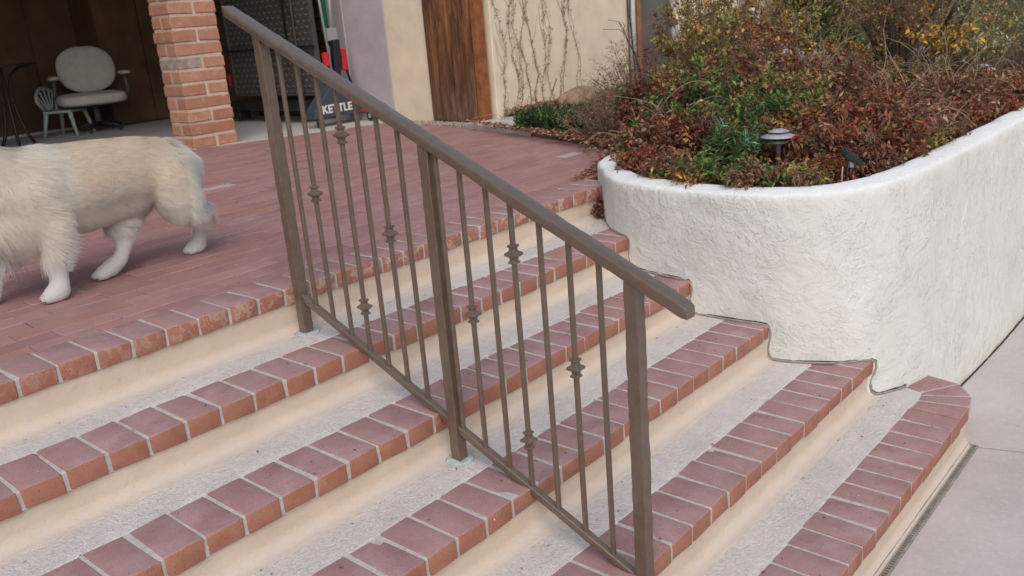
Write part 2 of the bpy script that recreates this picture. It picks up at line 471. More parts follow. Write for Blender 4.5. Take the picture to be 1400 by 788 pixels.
# patio boundary (back line and right line)
patio_poly = [(XL - .3, .182), (3.15, .182), (3.45, .40), (3.6, .70), (3.93, 1.55), (4.22, 2.42), (4.32, 3.0), (4.22, 3.62), (3.13, 4.00), (2.66, 4.14), (XL - .3, 5.0)]
def inside(x, y, poly):
    c = False; n = len(poly)
    for i in range(n):
        x1, y1 = poly[i]; x2, y2 = poly[(i + 1) % n]
        if (y1 > y) != (y2 > y) and x < (x2 - x1) * (y - y1) / (y2 - y1) + x1: c = not c
    return c
patio = thing('patio_paving', None, None, (0, 0, 0), kind='structure')
mb = MB(); mb.add([(x, y, -.006) for x, y in patio_poly], [tuple(range(len(patio_poly)))])
mb.build('sand_bed', M_joint, patio)

def brick_mesh(name, lx, ly, lz, mt, bev, jit, r):
    mb = MB(); mb.box((-lx / 2, -ly / 2, -lz / 2), (lx / 2, ly / 2, lz / 2))
    mb.v = [tuple(c + r.uniform(-jit, jit) for c in p) for p in mb.v]
    me = mb.mesh(name, mt, bev=bev, bseg=1)
    return me
pav_meshes = [brick_mesh('paver', .185, .0882, .05, M_patio, .003, .0014, rnd) for _ in range(8)]
cut_meshes = [brick_mesh('cut_paver', .185, .064, .05, M_patio, .003, .0014, rnd) for _ in range(4)]
cells = []
row = 0; y = .2165
while y < 5.0:
    x = .353 + .0935 * (2 + row % 2) - .187 * 12 + rnd.uniform(-.008, .008)
    while x < 4.5:
        if inside(x, y, patio_poly) or inside(x - .12, y, patio_poly): cells.append((x, y, row))
        x += .187
    y = .2975 + .0905 * row; row += 1
def camdist(c): return (Vector((c[0], c[1], 0)) - cam.matrix_world.translation).length
def in_view(c):
    p = Vector((c[0], c[1], 0)) - cam.matrix_world.translation
    zc = p.dot(Vector(F_)); 
    if zc < .1: return False
    u = p.dot(Vector(R_)) / zc * 1184.8; v = -p.dot(Vector(U_)) / zc * 1184.8
    return abs(u) < 740 and abs(v) < 430
vis = sorted([c for c in cells if in_view(c)], key=camdist)
near = set(vis[:300])
def paver_pose(c):
    tilt = .006
    return Matrix.Translation((c[0], c[1], -.0265 + rnd.uniform(-.0014, .0014))) @ Euler((rnd.uniform(-tilt, tilt), rnd.uniform(-tilt, tilt) * .6, rnd.uniform(-.008, .008))).to_matrix().to_4x4()
stuffV, stuffF, k0 = [], [], 0
for c in cells:
    me = rnd.choice(cut_meshes if c[1] < .22 else pav_meshes); m = paver_pose(c)
    pale = any(abs(c[0] - a_) < .0935 and abs(c[1] - b_) < .0453 for a_, b_ in ((1.889, 2.205), (3.30, .74)))
    if pale:
        me = me.copy(); me.materials[0] = M_pale
    if c in near or pale:
        o = bpy.data.objects.new('brick', me); C.objects.link(o); o.parent = patio; o.matrix_local = m
    else:
        stuffV += [tuple(m @ v.co) for v in me.vertices]; stuffF += [tuple(i + k0 for i in p.vertices) for p in me.polygons]; k0 += len(me.vertices)
me = bpy.data.meshes.new('far_bricks'); me.from_pydata(stuffV, [], stuffF); me.materials.append(M_patio)
o = link('far_bricks', me, patio); o['kind'] = 'stuff'

# porch concrete floor and pale slab by the gate
mb = MB(); mb.prism([(XL - .3, 5.0), (2.66, 4.14), (3.13, 4.00), (4.22, 3.62), (4.5, 3.56), (4.7, 7.9), (XL - .3, 7.9)], -.05, .004)
tag(mb.build('porch_floor', M_slab), kind='structure')
mb = MB(); mb.prism([(4.20, 2.46), (3.93, 1.53), (4.55, 1.97), (5.2, 2.15), (5.4, 2.25), (4.9, 2.33), (4.53, 2.395)], -.05, .030)
tag(mb.build('concrete_path', M_slab), kind='structure')

# ------------------------------------------------------------------ staircase
stairs = thing('staircase', None, None, (0, 0, 0), kind='structure')
sb_meshes = {}
def stair_brick(worn):
    key = worn
    if key not in sb_meshes:
        L = []
        for _ in range(8):
            mb = MB(); lx = PITCH - .0095
            mb.box((-lx / 2, -DEP / 2, -BT / 2), (lx / 2, DEP / 2, BT / 2))
            mb.v = [tuple(c + rnd.uniform(-.0024, .0024) for c in p) for p in mb.v]
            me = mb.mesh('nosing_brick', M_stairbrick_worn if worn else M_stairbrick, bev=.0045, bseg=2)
            me.polygons.foreach_set('use_smooth', [True] * len(me.polygons)); me.set_sharp_from_angle(angle=math.radians(50))
            L.append(me)
        sb_meshes[key] = L
    return rnd.choice(sb_meshes[key])
XEND = [2.62, 2.44, 2.33, 2.34, 2.50, 2.41]
for k in range(6):
    y0, z0 = SY[k], SZ[k]
    step = thing('step', None, None, (0, 0, 0)); step.parent = stairs
    x1 = [2.85, 2.75, 2.6, 2.6, 2.75, 2.53][k]
    # concrete body under bricks, riser with coved foot, tread
    zb = SZ[k + 1] if k < 5 else GZ
    yr = y0 + .010
    prof = [(yr + .3, z0 - .06), (yr + .16, z0 - .0575), (yr, z0 - .0575)]
    nseg = 6; rc = .034
    prof += [(yr - rc + rc * math.cos(a), zb + rc + .0004 - rc * math.sin(a)) for a in [PI / 2 * i / nseg for i in range(nseg + 1)]]
    if k < 5: prof += [(yr - rc - .012, zb + .0003)]
    prof += [(yr - rc - .016, zb - .01), (yr + .3, zb - .01)]
    # finely divided along x so it can waver
    N = 160; V = []; n = len(prof)
    for i in range(N + 1):
        x = XL + (x1 - XL) * i / N
        for (py, pz) in prof: V.append((x, py, pz))
    V = np.array(V); dn = vnoise(V, 9) * .0022 + vnoise(V, 30) * .001
    V[:, 1] += dn
    edge = np.tile(np.array([1 if abs(p[1] - (zb + .0003)) < 1e-6 else 0 for p in prof]), N + 1)
    V[:, 1] += edge * vnoise(V * [1, 0, 0] + 3, 14) * .006
    F = [(i * n + q, i * n + q + 1, (i + 1) * n + q + 1, (i + 1) * n + q) for i in range(N) for q in range(n - 1)]
    mb = MB(); mb.add([tuple(p) for p in V], F); mb.add([tuple(V[q]) for q in range(n)], [tuple(range(n))]); mb.add([tuple(V[N * n + q]) for q in range(n)], [tuple(range(n))])
    r = mb.build('riser', M_riser, step); auto(r, 60)
    if k < 5:
        yb = SY[k + 1] + DEP
        mb = MB(); NX = 120
        g = [(XL + ((2.60 if k == 4 else x1 + .12) - XL) * i / NX, yy) for i in range(NX + 1) for yy in (yb - .02, yb + .0035, yb + .04, yb + .08, yr - .012)]
        V = np.array([(x, yy, SZ[k + 1] - .0006) for x, yy in g]); V[:, 2] += vnoise(V, 16) * .0012
        V[0::5, 2] -= .02
        F = [(i * 5 + q, (i + 1) * 5 + q, (i + 1) * 5 + q + 1, i * 5 + q + 1) for i in range(NX) for q in range(4)]
        mb.add([tuple(p) for p in V], F); auto(mb.build('tread', M_tread, step))
    # mortar bed, slightly inside the bricks
    mb = MB()
    mb.box((XL, y0 + .0035, z0 - BT - .0012), (XEND[k] + (.12 if k < 5 else .0), y0 + DEP - .001, z0 - .0026))
    mb.build('mortar', M_mortar, step, bev=.003)
    jn = XOFF[k]; i0 = math.ceil((XL + .06 - jn) / PITCH)
    i = i0
    while True:
        xc = jn + (i + .5) * PITCH
        if xc + PITCH * .5 > XEND[k] + (.11 if k < 4 else (.02 if k == 4 else .02)): break
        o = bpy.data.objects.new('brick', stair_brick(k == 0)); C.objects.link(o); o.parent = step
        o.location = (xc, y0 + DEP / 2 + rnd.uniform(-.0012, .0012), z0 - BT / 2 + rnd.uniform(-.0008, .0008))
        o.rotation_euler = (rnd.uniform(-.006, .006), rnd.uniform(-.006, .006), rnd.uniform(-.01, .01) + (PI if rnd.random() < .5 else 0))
        i += 1
    lastx = jn + i * PITCH
    if k == 5:
        # fan of cut bricks turning the corner of the lowest nosing
        outer = [(lastx, y0), (2.548, y0), (2.644, y0 + .018), (2.743, y0 + .09), (2.775, y0 + .25)]
        inn = [(lastx, y0 + DEP), (2.508, y0 + DEP), (2.558, y0 + DEP + .006), (2.573, y0 + DEP + .014), (2.592, y0 + DEP + .070)]
        for q in range(4):
            a, b, c_, d_ = Vector((*outer[q], 0)), Vector((*outer[q + 1], 0)), Vector((*inn[q + 1], 0)), Vector((*inn[q], 0))
            cen = (a + b + c_ + d_) / 4
            P = [cen + (p - cen) * .93 if False else p + (cen - p).normalized() * .0068 for p in (a, b, c_, d_)]
            mb = MB(); mb.prism([(p.x, p.y) for p in P], z0 - BT, z0)
            bo = mb.build('brick', M_stairbrick, step, bev=.004, bseg=2); auto(bo, 50)
        poly = [(p[0], p[1]) for p in outer] + [(p[0], p[1]) for p in inn[::-1]]
        mb = MB(); cx = sum(p[0] for p in poly) / len(poly); cy = sum(p[1] for p in poly) / len(poly)
        mb.prism([(cx + (p[0] - cx) * .955, cy + (p[1] - cy) * .955) for p in poly], z0 - BT + .002, z0 - .0018); mb.build('mortar', M_mortar, step)
        pr = [(p[0], p[1]) for p in outer] + [(2.77, y0 + .33), (lastx - .1, y0 + .33)]
        rp = [(lastx - .2, y0 + .012), (2.545, y0 + .012), (2.636, y0 + .030), (2.728, y0 + .098), (2.75, y0 + .33), (lastx - .2, y0 + .33)]
        mb = MB(); mb.prism(rp, GZ - .01, z0 - BT - .001); auto(mb.build('corner_riser', M_riser, step))

# caulk line where treads meet the planter is added with the planter

# ------------------------------------------------------------------ drain channel at the foot of the stairs
M_slotgap = simple('dusty_slot', (.15, .135, .12), .9, .2, .3, 60)
dr = thing('trench_drain', 'narrow slotted drain channel in the pavement along the foot of the steps', 'drain', (2.0, -1.74, GZ))
mb = MB(); mb.box((XL, -1.746, GZ + .0006), (2.52, -1.739, GZ + .006)); mb.box((XL, -1.712, GZ + .0006), (2.52, -1.706, GZ + .006)); mb.box((2.5205, -1.746, GZ + .0006), (2.526, -1.706, GZ + .0055))
mb.build('frame', M_sealant, dr)
mb = MB(); mb.box((XL, -1.739, GZ - .01), (2.52, -1.712, GZ + .0012)); mb.build('channel', M_slotgap, dr)
mb = MB(); mb.box((XL, -1.7275, GZ + .001), (2.52, -1.7235, GZ + .0048))
x = XL
while x < 2.51: mb.box((x, -1.7385, GZ + .001), (x + .008, -1.729, GZ + .0024)); x += .014
o = mb.build('grating', M_sealant, dr); o['kind'] = 'stuff'

# ------------------------------------------------------------------ planter wall
TOPP = [(3.50, .22), (3.20, .215), (2.95, .195), (2.75, .115), (2.602, -.015), (2.42, -.20), (2.335, -.38), (2.29, -.62), (2.285, -.86), (2.335, -1.06), (2.46, -1.225), (2.64, -1.315), (2.86, -1.355), (3.15, -1.375), (3.6, -1.390), (4.5, -1.400), (6.0, -1.41), (9.0, -1.43), (14, -1.45), (40, -1.5)]
BOTP = [(3.50, .22), (3.20, .215), (2.94, .190), (2.73, .10), (2.577, -.035), (2.40, -.22), (2.31, -.40), (2.27, -.64), (2.26, -.90), (2.29, -1.14), (2.39, -1.34), (2.60, -1.475), (2.86, -1.525), (3.15, -1.545), (3.6, -1.560), (4.5, -1.570), (6.0, -1.58), (9.0, -1.60), (14, -1.62), (40, -1.67)]
def spline(P, sub):
    P = np.array(P, float); out = []
    for i in range(len(P) - 1):
        p0 = P[max(i - 1, 0)]; p1 = P[i]; p2 = P[i + 1]; p3 = P[min(i + 2, len(P) - 1)]
        d = np.linalg.norm(p2 - p1); n = max(2, int(min(d, 3) / sub))
        m1 = (p2 - p0) / 2 if i > 0 else p2 - p1; m2 = (p3 - p1) / 2 if i + 2 < len(P) else p2 - p1
        if d > .6: m1 = m2 = p2 - p1
        for k in range(n):
            t = k / n; t2 = t * t; t3 = t2 * t
            out.append((2 * t3 - 3 * t2 + 1) * p1 + (t3 - 2 * t2 + t) * m1 + (-2 * t3 + 3 * t2) * p2 + (t3 - t2) * m2)
    out.append(P[-1]); return np.array(out)
PT = spline([(*a, *b) for a, b in zip(TOPP, BOTP)], .016)
T2 = PT[:, :2]; B2 = PT[:, 2:]
tan = np.gradient(T2, axis=0); tan = norm(tan); nin = np.stack([-tan[:, 1], tan[:, 0]], 1)   # to the left of travel
# travel goes from garden side, round the stairs, to +x: inside is on the left
nprof = [(0.0, 'b')]
rings = []; ZT = .088; WT = .125; rr = .026
NV = 44
for i in range(NV + 1):
    f = i / NV; z = GZ - .02 + (ZT - rr - GZ + .02) * f; ff = min(1, max(0, (z - GZ) / (ZT - GZ)))
    rings.append(np.concatenate([B2 * (1 - ff) + T2 * ff, np.full((len(T2), 1), z)], 1))
for a in (20, 40, 60, 80):
    a = math.radians(a); rings.append(np.concatenate([T2 + nin * rr * (1 - math.cos(a)), np.full((len(T2), 1), ZT - rr + rr * math.sin(a))], 1))
for wdt, dz in ((.04, .003), (.06, .006), (.08, .008), (.1, .008), (WT - .012, .006), (WT - .003, -.002), (WT, -.015), (WT + .002, -.1)):
    rings.append(np.concatenate([T2 + nin * wdt, np.full((len(T2), 1), ZT + dz)], 1))
Rg = np.stack(rings, 0); nr, nc = Rg.shape[:2]
V = Rg.reshape(-1, 3)
nvec = np.concatenate([-np.tile(nin, (nr, 1)), np.zeros((nr * nc, 1))], 1)
topm = np.repeat(np.arange(nr) > NV + 3, nc)
nvec[topm] = (0, 0, 1)
disp = vnoise(V, 4.5) * .006 + vnoise(V, 14) * .0025 + vnoise(V, 40) * .0012
disp[topm] *= .45
V = V + nvec * disp[:, None]
i, j_ = np.meshgrid(np.arange(nr - 1), np.arange(nc - 1), indexing='ij'); i = i.ravel(); j_ = j_.ravel()
F = np.stack([i * nc + j_, i * nc + j_ + 1, (i + 1) * nc + j_ + 1, (i + 1) * nc + j_], 1)[:, ::-1]
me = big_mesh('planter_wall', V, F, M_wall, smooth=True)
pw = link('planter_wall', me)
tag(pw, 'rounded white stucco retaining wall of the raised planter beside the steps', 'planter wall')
# near-wall sealant: a bead that follows the stair profile
pts = []
def bot_at(yv, zv, side=0):
    # wall surface point at height z for given y on the stair side
    ff = (zv - GZ) / (ZT - GZ); Q = B2 * (1 - ff) + T2 * ff
    n = int(np.argmin(np.abs(Q[:nc // 2 + 40, 1] - yv) + (Q[:nc // 2 + 40, 0] > 2.9) * 9)); return Vector((Q[n, 0], Q[n, 1], zv))
for k in range(1, 6):
    zt = SZ[k]
    for yy in np.linspace(SY[k - 1] - .02, (SY[k] + .004) if k < 5 else -1.42, 14):
        if yy > bot_at(-.1, zt).y + .4: continue
        p = bot_at(yy, zt + .004); pts.append(p)
    zn = SZ[k + 1] if k < 5 else None
    if zn is not None:
        for zz in (zt - .008, zt - .03, zt - .055, zt - .075): pts.append(bot_at(SY[k] - .006 if zz > zt - .056 else SY[k] + .004, zz))
        pts.append(bot_at(SY[k] + .0, (zt + zn) / 2 - .02)); pts.append(bot_at(SY[k] - .004, zn + .012))
ffz = (SZ[5] + .004 - GZ) / (ZT - GZ); Qz = B2 * (1 - ffz) + T2 * ffz
for q in range(nc):
    if Qz[q, 1] < -1.415 and 2.3 < Qz[q, 0] < 2.61: pts.append(Vector((Qz[q, 0], Qz[q, 1], SZ[5] + .004)))
pts = [p for q, p in enumerate(pts) if q == 0 or (p - pts[q - 1]).length > .004]
sm = []
for q in range(len(pts)):
    a = pts[max(q - 1, 0)]; b = pts[min(q + 1, len(pts) - 1)]; sm.append((a + pts[q] * 2 + b) / 4 + Vector((-.002, -.001, 0)))
caulk = thing('sealant_bead', 'grey caulk bead tracing the stepped joint between brick steps and white planter wall', 'sealant', tuple(sm[len(sm) // 2]))
mb = MB(); mb.tube(sm, [.0048 + rnd.uniform(-.001, .0014) for _ in sm], 7); mb.build('bead', M_sealant, caulk, smooth=True)
mb = MB(); mb.tube([p + Vector((.0035, .0, .0050)) for p in sm], [.0028 + rnd.uniform(-.0012, .0012) for _ in sm], 6); mb.build('cracked_gap', M_gap, caulk, smooth=True)
# dark crack where the wall meets the lower pavement
mb = MB(); idx = [q for q in range(nc) if B2[q, 0] > 2.76 and B2[q, 1] < -1.3 and B2[q, 0] < 12]
mb.tube([(B2[q, 0], B2[q, 1] - .004 + rnd.uniform(-.0015, .0015), GZ + .001) for q in idx], .0042, 6)
mb.build('base_crack', M_gap, low, smooth=True)

# ------------------------------------------------------------------ garden soil inside the wall and to the patio edge
inner = [tuple(T2[q] + nin[q] * (WT - .01)) for q in range(0, nc, 12) if T2[q, 0] < 39]
soil_poly = [(3.42, .45), (3.6, .70), (3.93, 1.55), (4.55, 1.95), (5.2, 2.13), (5.42, 2.25), (4.9, 2.35), (4.6, 2.40), (40, 2.4), (40, -1.3)] + inner[::-1][1:]
bm = bmesh.new(); vs = [bm.verts.new((x, y, .045)) for x, y in soil_poly]
f = bm.faces.new(vs); bmesh.ops.triangulate(bm, faces=[f]); bmesh.ops.recalc_face_normals(bm, faces=bm.faces)
ext = bmesh.ops.extrude_face_region(bm, geom=bm.faces[:])
for v in [g for g in ext['geom'] if isinstance(g, bmesh.types.BMVert)]: v.co.z = -.04
me = bpy.data.meshes.new('garden_soil'); bm.to_mesh(me); bm.free(); me.materials.append(M_soil)
tag(link('garden_soil', me), kind='structure')

# ------------------------------------------------------------------ railing
RX = .832
rail = thing('stair_railing', 'bronze metal handrail with knuckled balusters running down the brick steps', 'railing', (RX, -.737, SZ[3]))
def ztop(y): return .851 + .448 * y - .0   # centre line of the top rail
def zbot(y): return .0085 + .4285 * (y) - .0095
RX_CAP = True
def bar(y0, y1, zf, wx, hz, n, jit):
    mb = MB(); V = []
    prof = []
    r = min(wx, hz) * .14
    for (sx, sz) in ((1, 1), (-1, 1), (-1, -1), (1, -1)):
        for a in ((0, 45, 90) if (sx * sz > 0) else (90, 45, 0)):
            a = math.radians(a); prof.append((sx * (wx / 2 - r + r * math.cos(a)), sz * (hz / 2 - r + r * math.sin(a))))
    m = len(prof)
    for i in range(n + 1):
        y = y0 + (y1 - y0) * i / n
        e = min(i, n - i); q_ = {0: .84}.get(e, 1) if RX_CAP and wx > .03 else 1
        for (px, pz) in prof: V.append((RX + px * q_, y, zf(y) + pz * q_))
    V = np.array(V); d = vnoise(V, 42) * jit; d2 = vnoise(V + 7, 42) * jit
    V[:, 0] += d; V[:, 2] += d2
    F = [(i * m + q, i * m + (q + 1) % m, (i + 1) * m + (q + 1) % m, (i + 1) * m + q) for i in range(n) for q in range(m)]
    F += [tuple(range(m)), tuple(n * m + q for q in range(m))]
    mb.add([tuple(p) for p in V], F); return mb
YP = [-.044, -.738, -1.382]
RH, RW = .032, .044
o = bar(.115, -1.528, ztop, RW, RH, 150, .0011).build('top_rail', M_rail, rail); auto(o, 28)
o = bar(YP[0] - .01, YP[2] + .01, zbot, .022, .024, 90, .0004).build('bottom_rail', M_rail, rail); auto(o, 50)
for k, yp in enumerate(YP):
    zb = [SZ[1], SZ[3], SZ[5]][k] - .01; zt = ztop(yp) - .012
    n = 70; hw = .0168; V = []
    for i in range(n + 1):
        z = zb + (zt - zb) * i / n
        for sx, sy in ((1, 1), (.96, 1.04), (-.96, 1.04), (-1, 1), (-1.04, .96), (-1.04, -.96), (-1, -1), (-.96, -1.04), (.96, -1.04), (1, -1), (1.04, -.96), (1.04, .96)):
            V.append((RX + sx * hw, yp + sy * hw, z))
    V = np.array(V); V[:, 0] += vnoise(V, 50) * .0017; V[:, 1] += vnoise(V + 5, 50) * .0017
    m = 12; F = [(i * m + q, i * m + (q + 1) % m, (i + 1) * m + (q + 1) % m, (i + 1) * m + q) for i in range(n) for q in range(m)]
    F += [tuple(range(m)), tuple(n * m + q for q in range(m))]
    mb = MB(); mb.add([tuple(p) for p in V], F); o = mb.build('post', M_rail, rail); auto(o, 22)
    mb = MB(); mb.lathe([(.040, -.004), (.043, .001), (.037, .0045), (.02, .006)], (RX, yp, zb + .0102), 22)
    g = mb.build('grout_ring', simple('blue_grey_grout', (.46, .52, .52), .9, .2, .4, 60, .6, .003) if k == 0 else bpy.data.materials['blue_grey_grout'], rail, smooth=True)
def collar(name, y, z, parent):
    mb = MB(); c = (RX, y, z)
    prof = [(.0062, -.026), (.0125, -.0245), (.0125, -.0195), (.0085, -.016), (.010, -.009), (.0190, -.003), (.0190, .003), (.010, .009), (.0085, .016), (.0125, .0195), (.0125, .0245), (.0062, .026)]
    V = []; 
    for (r, zz) in prof:
        for k in range(4):
            t = PI / 4 + k * PI / 2; V.append((RX + r * 1.3 * math.cos(t) , y + r * 1.3 * math.sin(t), z + zz))
    n = len(prof); F = [(i * 4 + q, i * 4 + (q + 1) % 4, (i + 1) * 4 + (q + 1) % 4, (i + 1) * 4 + q) for i in range(n - 1) for q in range(4)]
    F += [(0, 1, 2, 3), tuple((n - 1) * 4 + q for q in range(4))]
    mb.add(V, F); return mb.build('collar', M_rail, parent, bev=.0008)
BY = [-.124, -.209, -.296, -.380, -.463, -.545, -.628, -.768, -.853, -.941, -1.021, -1.111, -1.199, -1.286]
KN = {1: [.337], 3: [.523, -.007], 5: [.243], 8: [.049], 10: [.239, -.285], 12: [-.035]}
for q, yb in enumerate(BY):
    z0 = zbot(yb) + .004; z1 = ztop(yb) - .012; mb = MB(); h = .0062; V = []
    n = 14
    for i in range(n + 1):
        z = z0 + (z1 - z0) * i / n
        for sx, sy in ((1, .7), (.7, 1), (-.7, 1), (-1, .7), (-1, -.7), (-.7, -1), (.7, -1), (1, -.7)): V.append((RX + sx * h, yb + sy * h, z))
    F = [(i * 8 + e, i * 8 + (e + 1) % 8, (i + 1) * 8 + (e + 1) % 8, (i + 1) * 8 + e) for i in range(n) for e in range(8)] + [tuple(range(8)), tuple(n * 8 + e for e in range(8))]
    mb.add(V, F); b = mb.build('baluster', M_rail, rail); auto(b, 50)
    for z in KN.get(q, []): collar('collar', yb, z, b)

# ------------------------------------------------------------------ brick pillar
pil = thing('brick_pillar', 'square orange brick pillar holding up the porch roof left of the railing', 'pillar', (2.93, 4.185, 0))
PX0, PY0, PW, PD = 2.735, 4.04, .395, .30
pb = {}
def pbrick(lx, ly):
    k = (lx, ly)
    if k not in pb: pb[k] = [brick_mesh('pillar_brick', lx, ly, .084, M_pbrick, .006, .004, rnd) for _ in range(4)]
    return rnd.choice(pb[k])
for c in range(24):
    z = .007 + .042 + c * .1025
    if c % 2 == 0:
        s = PX0 + .205 + rnd.uniform(-.012, .012)
        L = [((PX0 + s) / 2 - .004, PY0 + PD / 2, .195, PD), ((s + PX0 + PW) / 2 + .006, PY0 + PD / 2, .178, PD)]
    else:
        L = [(PX0 + PW / 2, PY0 + PD / 4 - .005, PW, .138), (PX0 + PW / 2, PY0 + PD * 3 / 4 + .005, PW, .138)]
    for (x, y, lx, ly) in L:
        me = pbrick(lx, ly)
        o = bpy.data.objects.new('brick', me); C.objects.link(o); o.parent = pil
        o.location = Vector((x, y, z)) - ORG[pil.name]; o.rotation_euler = (rnd.uniform(-.01, .01), rnd.uniform(-.01, .01), rnd.uniform(-.008, .008))
        if c == 6 and x < PX0 + .15:
            o.data = me.copy(); o.data.materials[0] = M_pbrick_grey; o['label'] = 'brick smeared grey with old mortar'
mb = MB(); mb.box((PX0 + .008, PY0 + .008, 0), (PX0 + PW - .008, PY0 + PD - .008, 2.46)); mb.build('mortar', M_pmortar, pil)

# ------------------------------------------------------------------ house walls
def tube_mb(*a, **k): return MB().tube(*a, **k)
cw = thing('cream_wall', 'cream stucco house wall beside the wooden gate', 'wall', (4.48, 3.3, 0))
mb = MB(); mb.box((4.43, 3.03, -.04), (4.60, 3.545, 2.6)); mb.build('stucco', M_cream, cw, bev=.006)
gw = thing('grey_wall', 'grey violet stucco house wall at the end of the porch', 'wall', (4.48, 3.9, 0))
mb = MB(); mb.box((4.427, 3.546, -.04), (4.60, 4.40, 2.6)); mb.build('stucco', M_greywall, gw, bev=.006)
mb = MB(); mb.tube([(4.42, 4.10, 1.9), (4.42, 4.10, .9), (4.42, 4.105, .05)], .006, 6); mb.build('conduit', simple('pale_conduit', (.55, .50, .48), .5, .4, .1, 20), gw)
mb = MB(); mb.prism([(4.30, 3.60), (4.425, 3.50), (4.425, 3.75), (4.31, 3.72)], .004, .03); 
bw = thing('garden_wall', 'long cream stucco garden wall with dry vines, behind the red shrubs', 'wall', (6.0, 2.45, 0))
mb = MB(); mb.box((4.53, 2.40, -.04), (6.445, 2.58, 2.6)); mb.box((7.23, 2.40, -.04), (10.2, 2.58, 2.6)); mb.build('stucco', M_cream, bw, bev=.006)
# gate of upright boards
gate = thing('wooden_gate', 'weathered brown gate of upright wooden boards beside the cream wall', 'gate', (4.42, 2.75, 0))
ys = [2.50, 2.605, 2.74, 2.86, 3.03]
for a, b in zip(ys[:-1], ys[1:]):
    mb = MB(); dx = rnd.uniform(-.006, .006); mb.box((4.395 + dx, a + .003, .02), (4.425 + dx, b - .003, 2.2)); mb.build('board', M_gate, gate, bev=.003)
mb = MB(); mb.box((4.405, 2.435, .01), (4.50, 2.497, 2.4)); o = mb.build('post', M_gatepost, gate, bev=.004)
for zz in (.3, 1.7): MB().box((4.43, 2.5, zz), (4.46, 3.02, zz + .1)).build('brace', M_gate, gate)
mb = MB(); mb.box((4.47, 2.50, -.02), (4.50, 3.03, .1)); 
# lap siding under the porch
sw = thing('siding_wall', 'brown lap siding wall behind the folded games table', 'wall', (4.65, 5.8, 0))
for q in range(22):
    z = .0 + q * .12; mb = MB(); mb.add([(4.602, 4.40, z + .118), (4.602, 7.2, z + .118), (4.580, 7.2, z), (4.580, 4.40, z), (4.66, 4.40, z + .118), (4.66, 7.2, z + .118), (4.66, 7.2, z), (4.66, 4.40, z)],
        [(0, 1, 2, 3), (4, 7, 6, 5), (0, 3, 7, 4), (1, 5, 6, 2), (0, 4, 5, 1), (3, 2, 6, 7)]); mb.build('siding_board', M_siding, sw)
bk = thing('brown_wall', 'dark brown panelled wall at the back of the porch behind the chairs', 'wall', (1.5, 7.75, 0))
x = XL - .3
while x < 3.55:
    x2 = min(x + .61, 3.56); mb = MB(); mb.box((x + .003, 7.70, .03), (x2 - .003, 7.78, 2.6)); mb.build('panel', M_brown, bk, bev=.003); x = x2
mb = MB(); mb.box((XL - .3, 7.67, .0), (3.55, 7.80, .028)); mb.build('sill', M_slab, bk)
mb = MB(); mb.box((XL - .3, 7.79, 0), (3.6, 7.85, 2.6)); mb.build('backing', M_brown, bk)
bk2 = thing('porch_cupboard', 'dark brown built-in cupboard front beside the brick pillar, back of the porch', 'cupboard', (4.1, 7.2, 0))
for a, b in ((3.57, 4.05), (4.06, 4.575)):
    mb = MB(); mb.box((a, 7.20, .02), (b, 7.25, 2.5)); mb.build('door', M_brown, bk2, bev=.004)
mb = MB(); mb.box((3.565, 7.24, 0), (4.58, 7.9, 2.6)); mb.build('carcass', M_brown, bk2)
# porch roof, shades everything behind the pillar
rf = thing('porch_roof', 'porch roof carried by the brick pillar, just above the photo', 'roof', (2.0, 6.0, 2.47))
mb = MB(); mb.box((XL - .3, 4.06, 2.47), (4.43, 4.24, 2.70)); mb.build('beam', M_brown, rf)
x = XL - .3; mb = MB(); mb.box((XL - .3, 3.75, 2.705), (4.8, 7.95, 2.76)); mb.build('decking', M_brown, rf)
while x < 4.3: mb = MB(); mb.box((x, 4.245, 2.56), (x + .05, 7.85, 2.70)); mb.build('rafter', M_brown, rf); x += .6
lw = thing('porch_side_wall', 'brown side wall closing the left end of the porch', 'wall', (XL - .3, 6.3, 0))
mb = MB(); mb.box((XL - .42, 4.6, -.02), (XL - .31, 7.85, 2.6)); mb.build('boarding', M_brown, lw)

# door, pipes and post in the garden wall
dp = thing('grey_door', 'plain grey door panel between two white pipes in the garden wall', 'door', (6.85, 2.40, 0))
mb = MB(); mb.box((6.60, 2.385, .02), (7.17, 2.42, 2.1)); mb.build('leaf', M_door, dp, bev=.004)
mb = MB(); mb.box((6.535, 2.34, .0), (6.598, 2.41, 2.2)); o = mb.build('jamb', M_orange, dp, bev=.004)
for x, r, lab in ((6.47, .03, 'white downpipe left of the grey door panel'), (7.20, .022, 'thin white pipe right of the grey door panel')):
    o = tube_mb([(x, 2.36, 2.3), (x, 2.36, 1.0), (x, 2.36, .0)], r, 10).build('white_pipe', M_white, smooth=True); tag(o, lab, 'pipe', 'white pipes on the garden wall')
o = tube_mb([(6.43, 2.35, 2.2), (6.44, 2.345, 1.2), (6.41, 2.345, .72), (6.45, 2.345, .3), (6.46, 2.34, .0)], .009, 6).build('blue_cable', simple('blue_black_cable', (.03, .04, .09), .5, .4, .1, 20), smooth=True); tag(o, 'dark blue cable hanging beside the white downpipe', 'cable')
o = MB().box((8.62, 2.2, 0), (8.72, 2.3, 2.3)).build('orange_post', M_orange, bev=.006); tag(o, 'rusty orange wooden post in front of the cream garden wall, behind the shrubs', 'post')
vs = MB().lathe([(.07, 0), (.075, .02), (.03, .06), (.03, .12), (.09, .2), (.14, .33), (.13, .45), (.08, .53), (.10, .57), (.085, .572)], (8.2, 2.05, .12), 20).build('garden_urn', M_white, smooth=True)
tag(vs, 'white garden urn half hidden behind the red shrubs near the garden wall', 'urn')

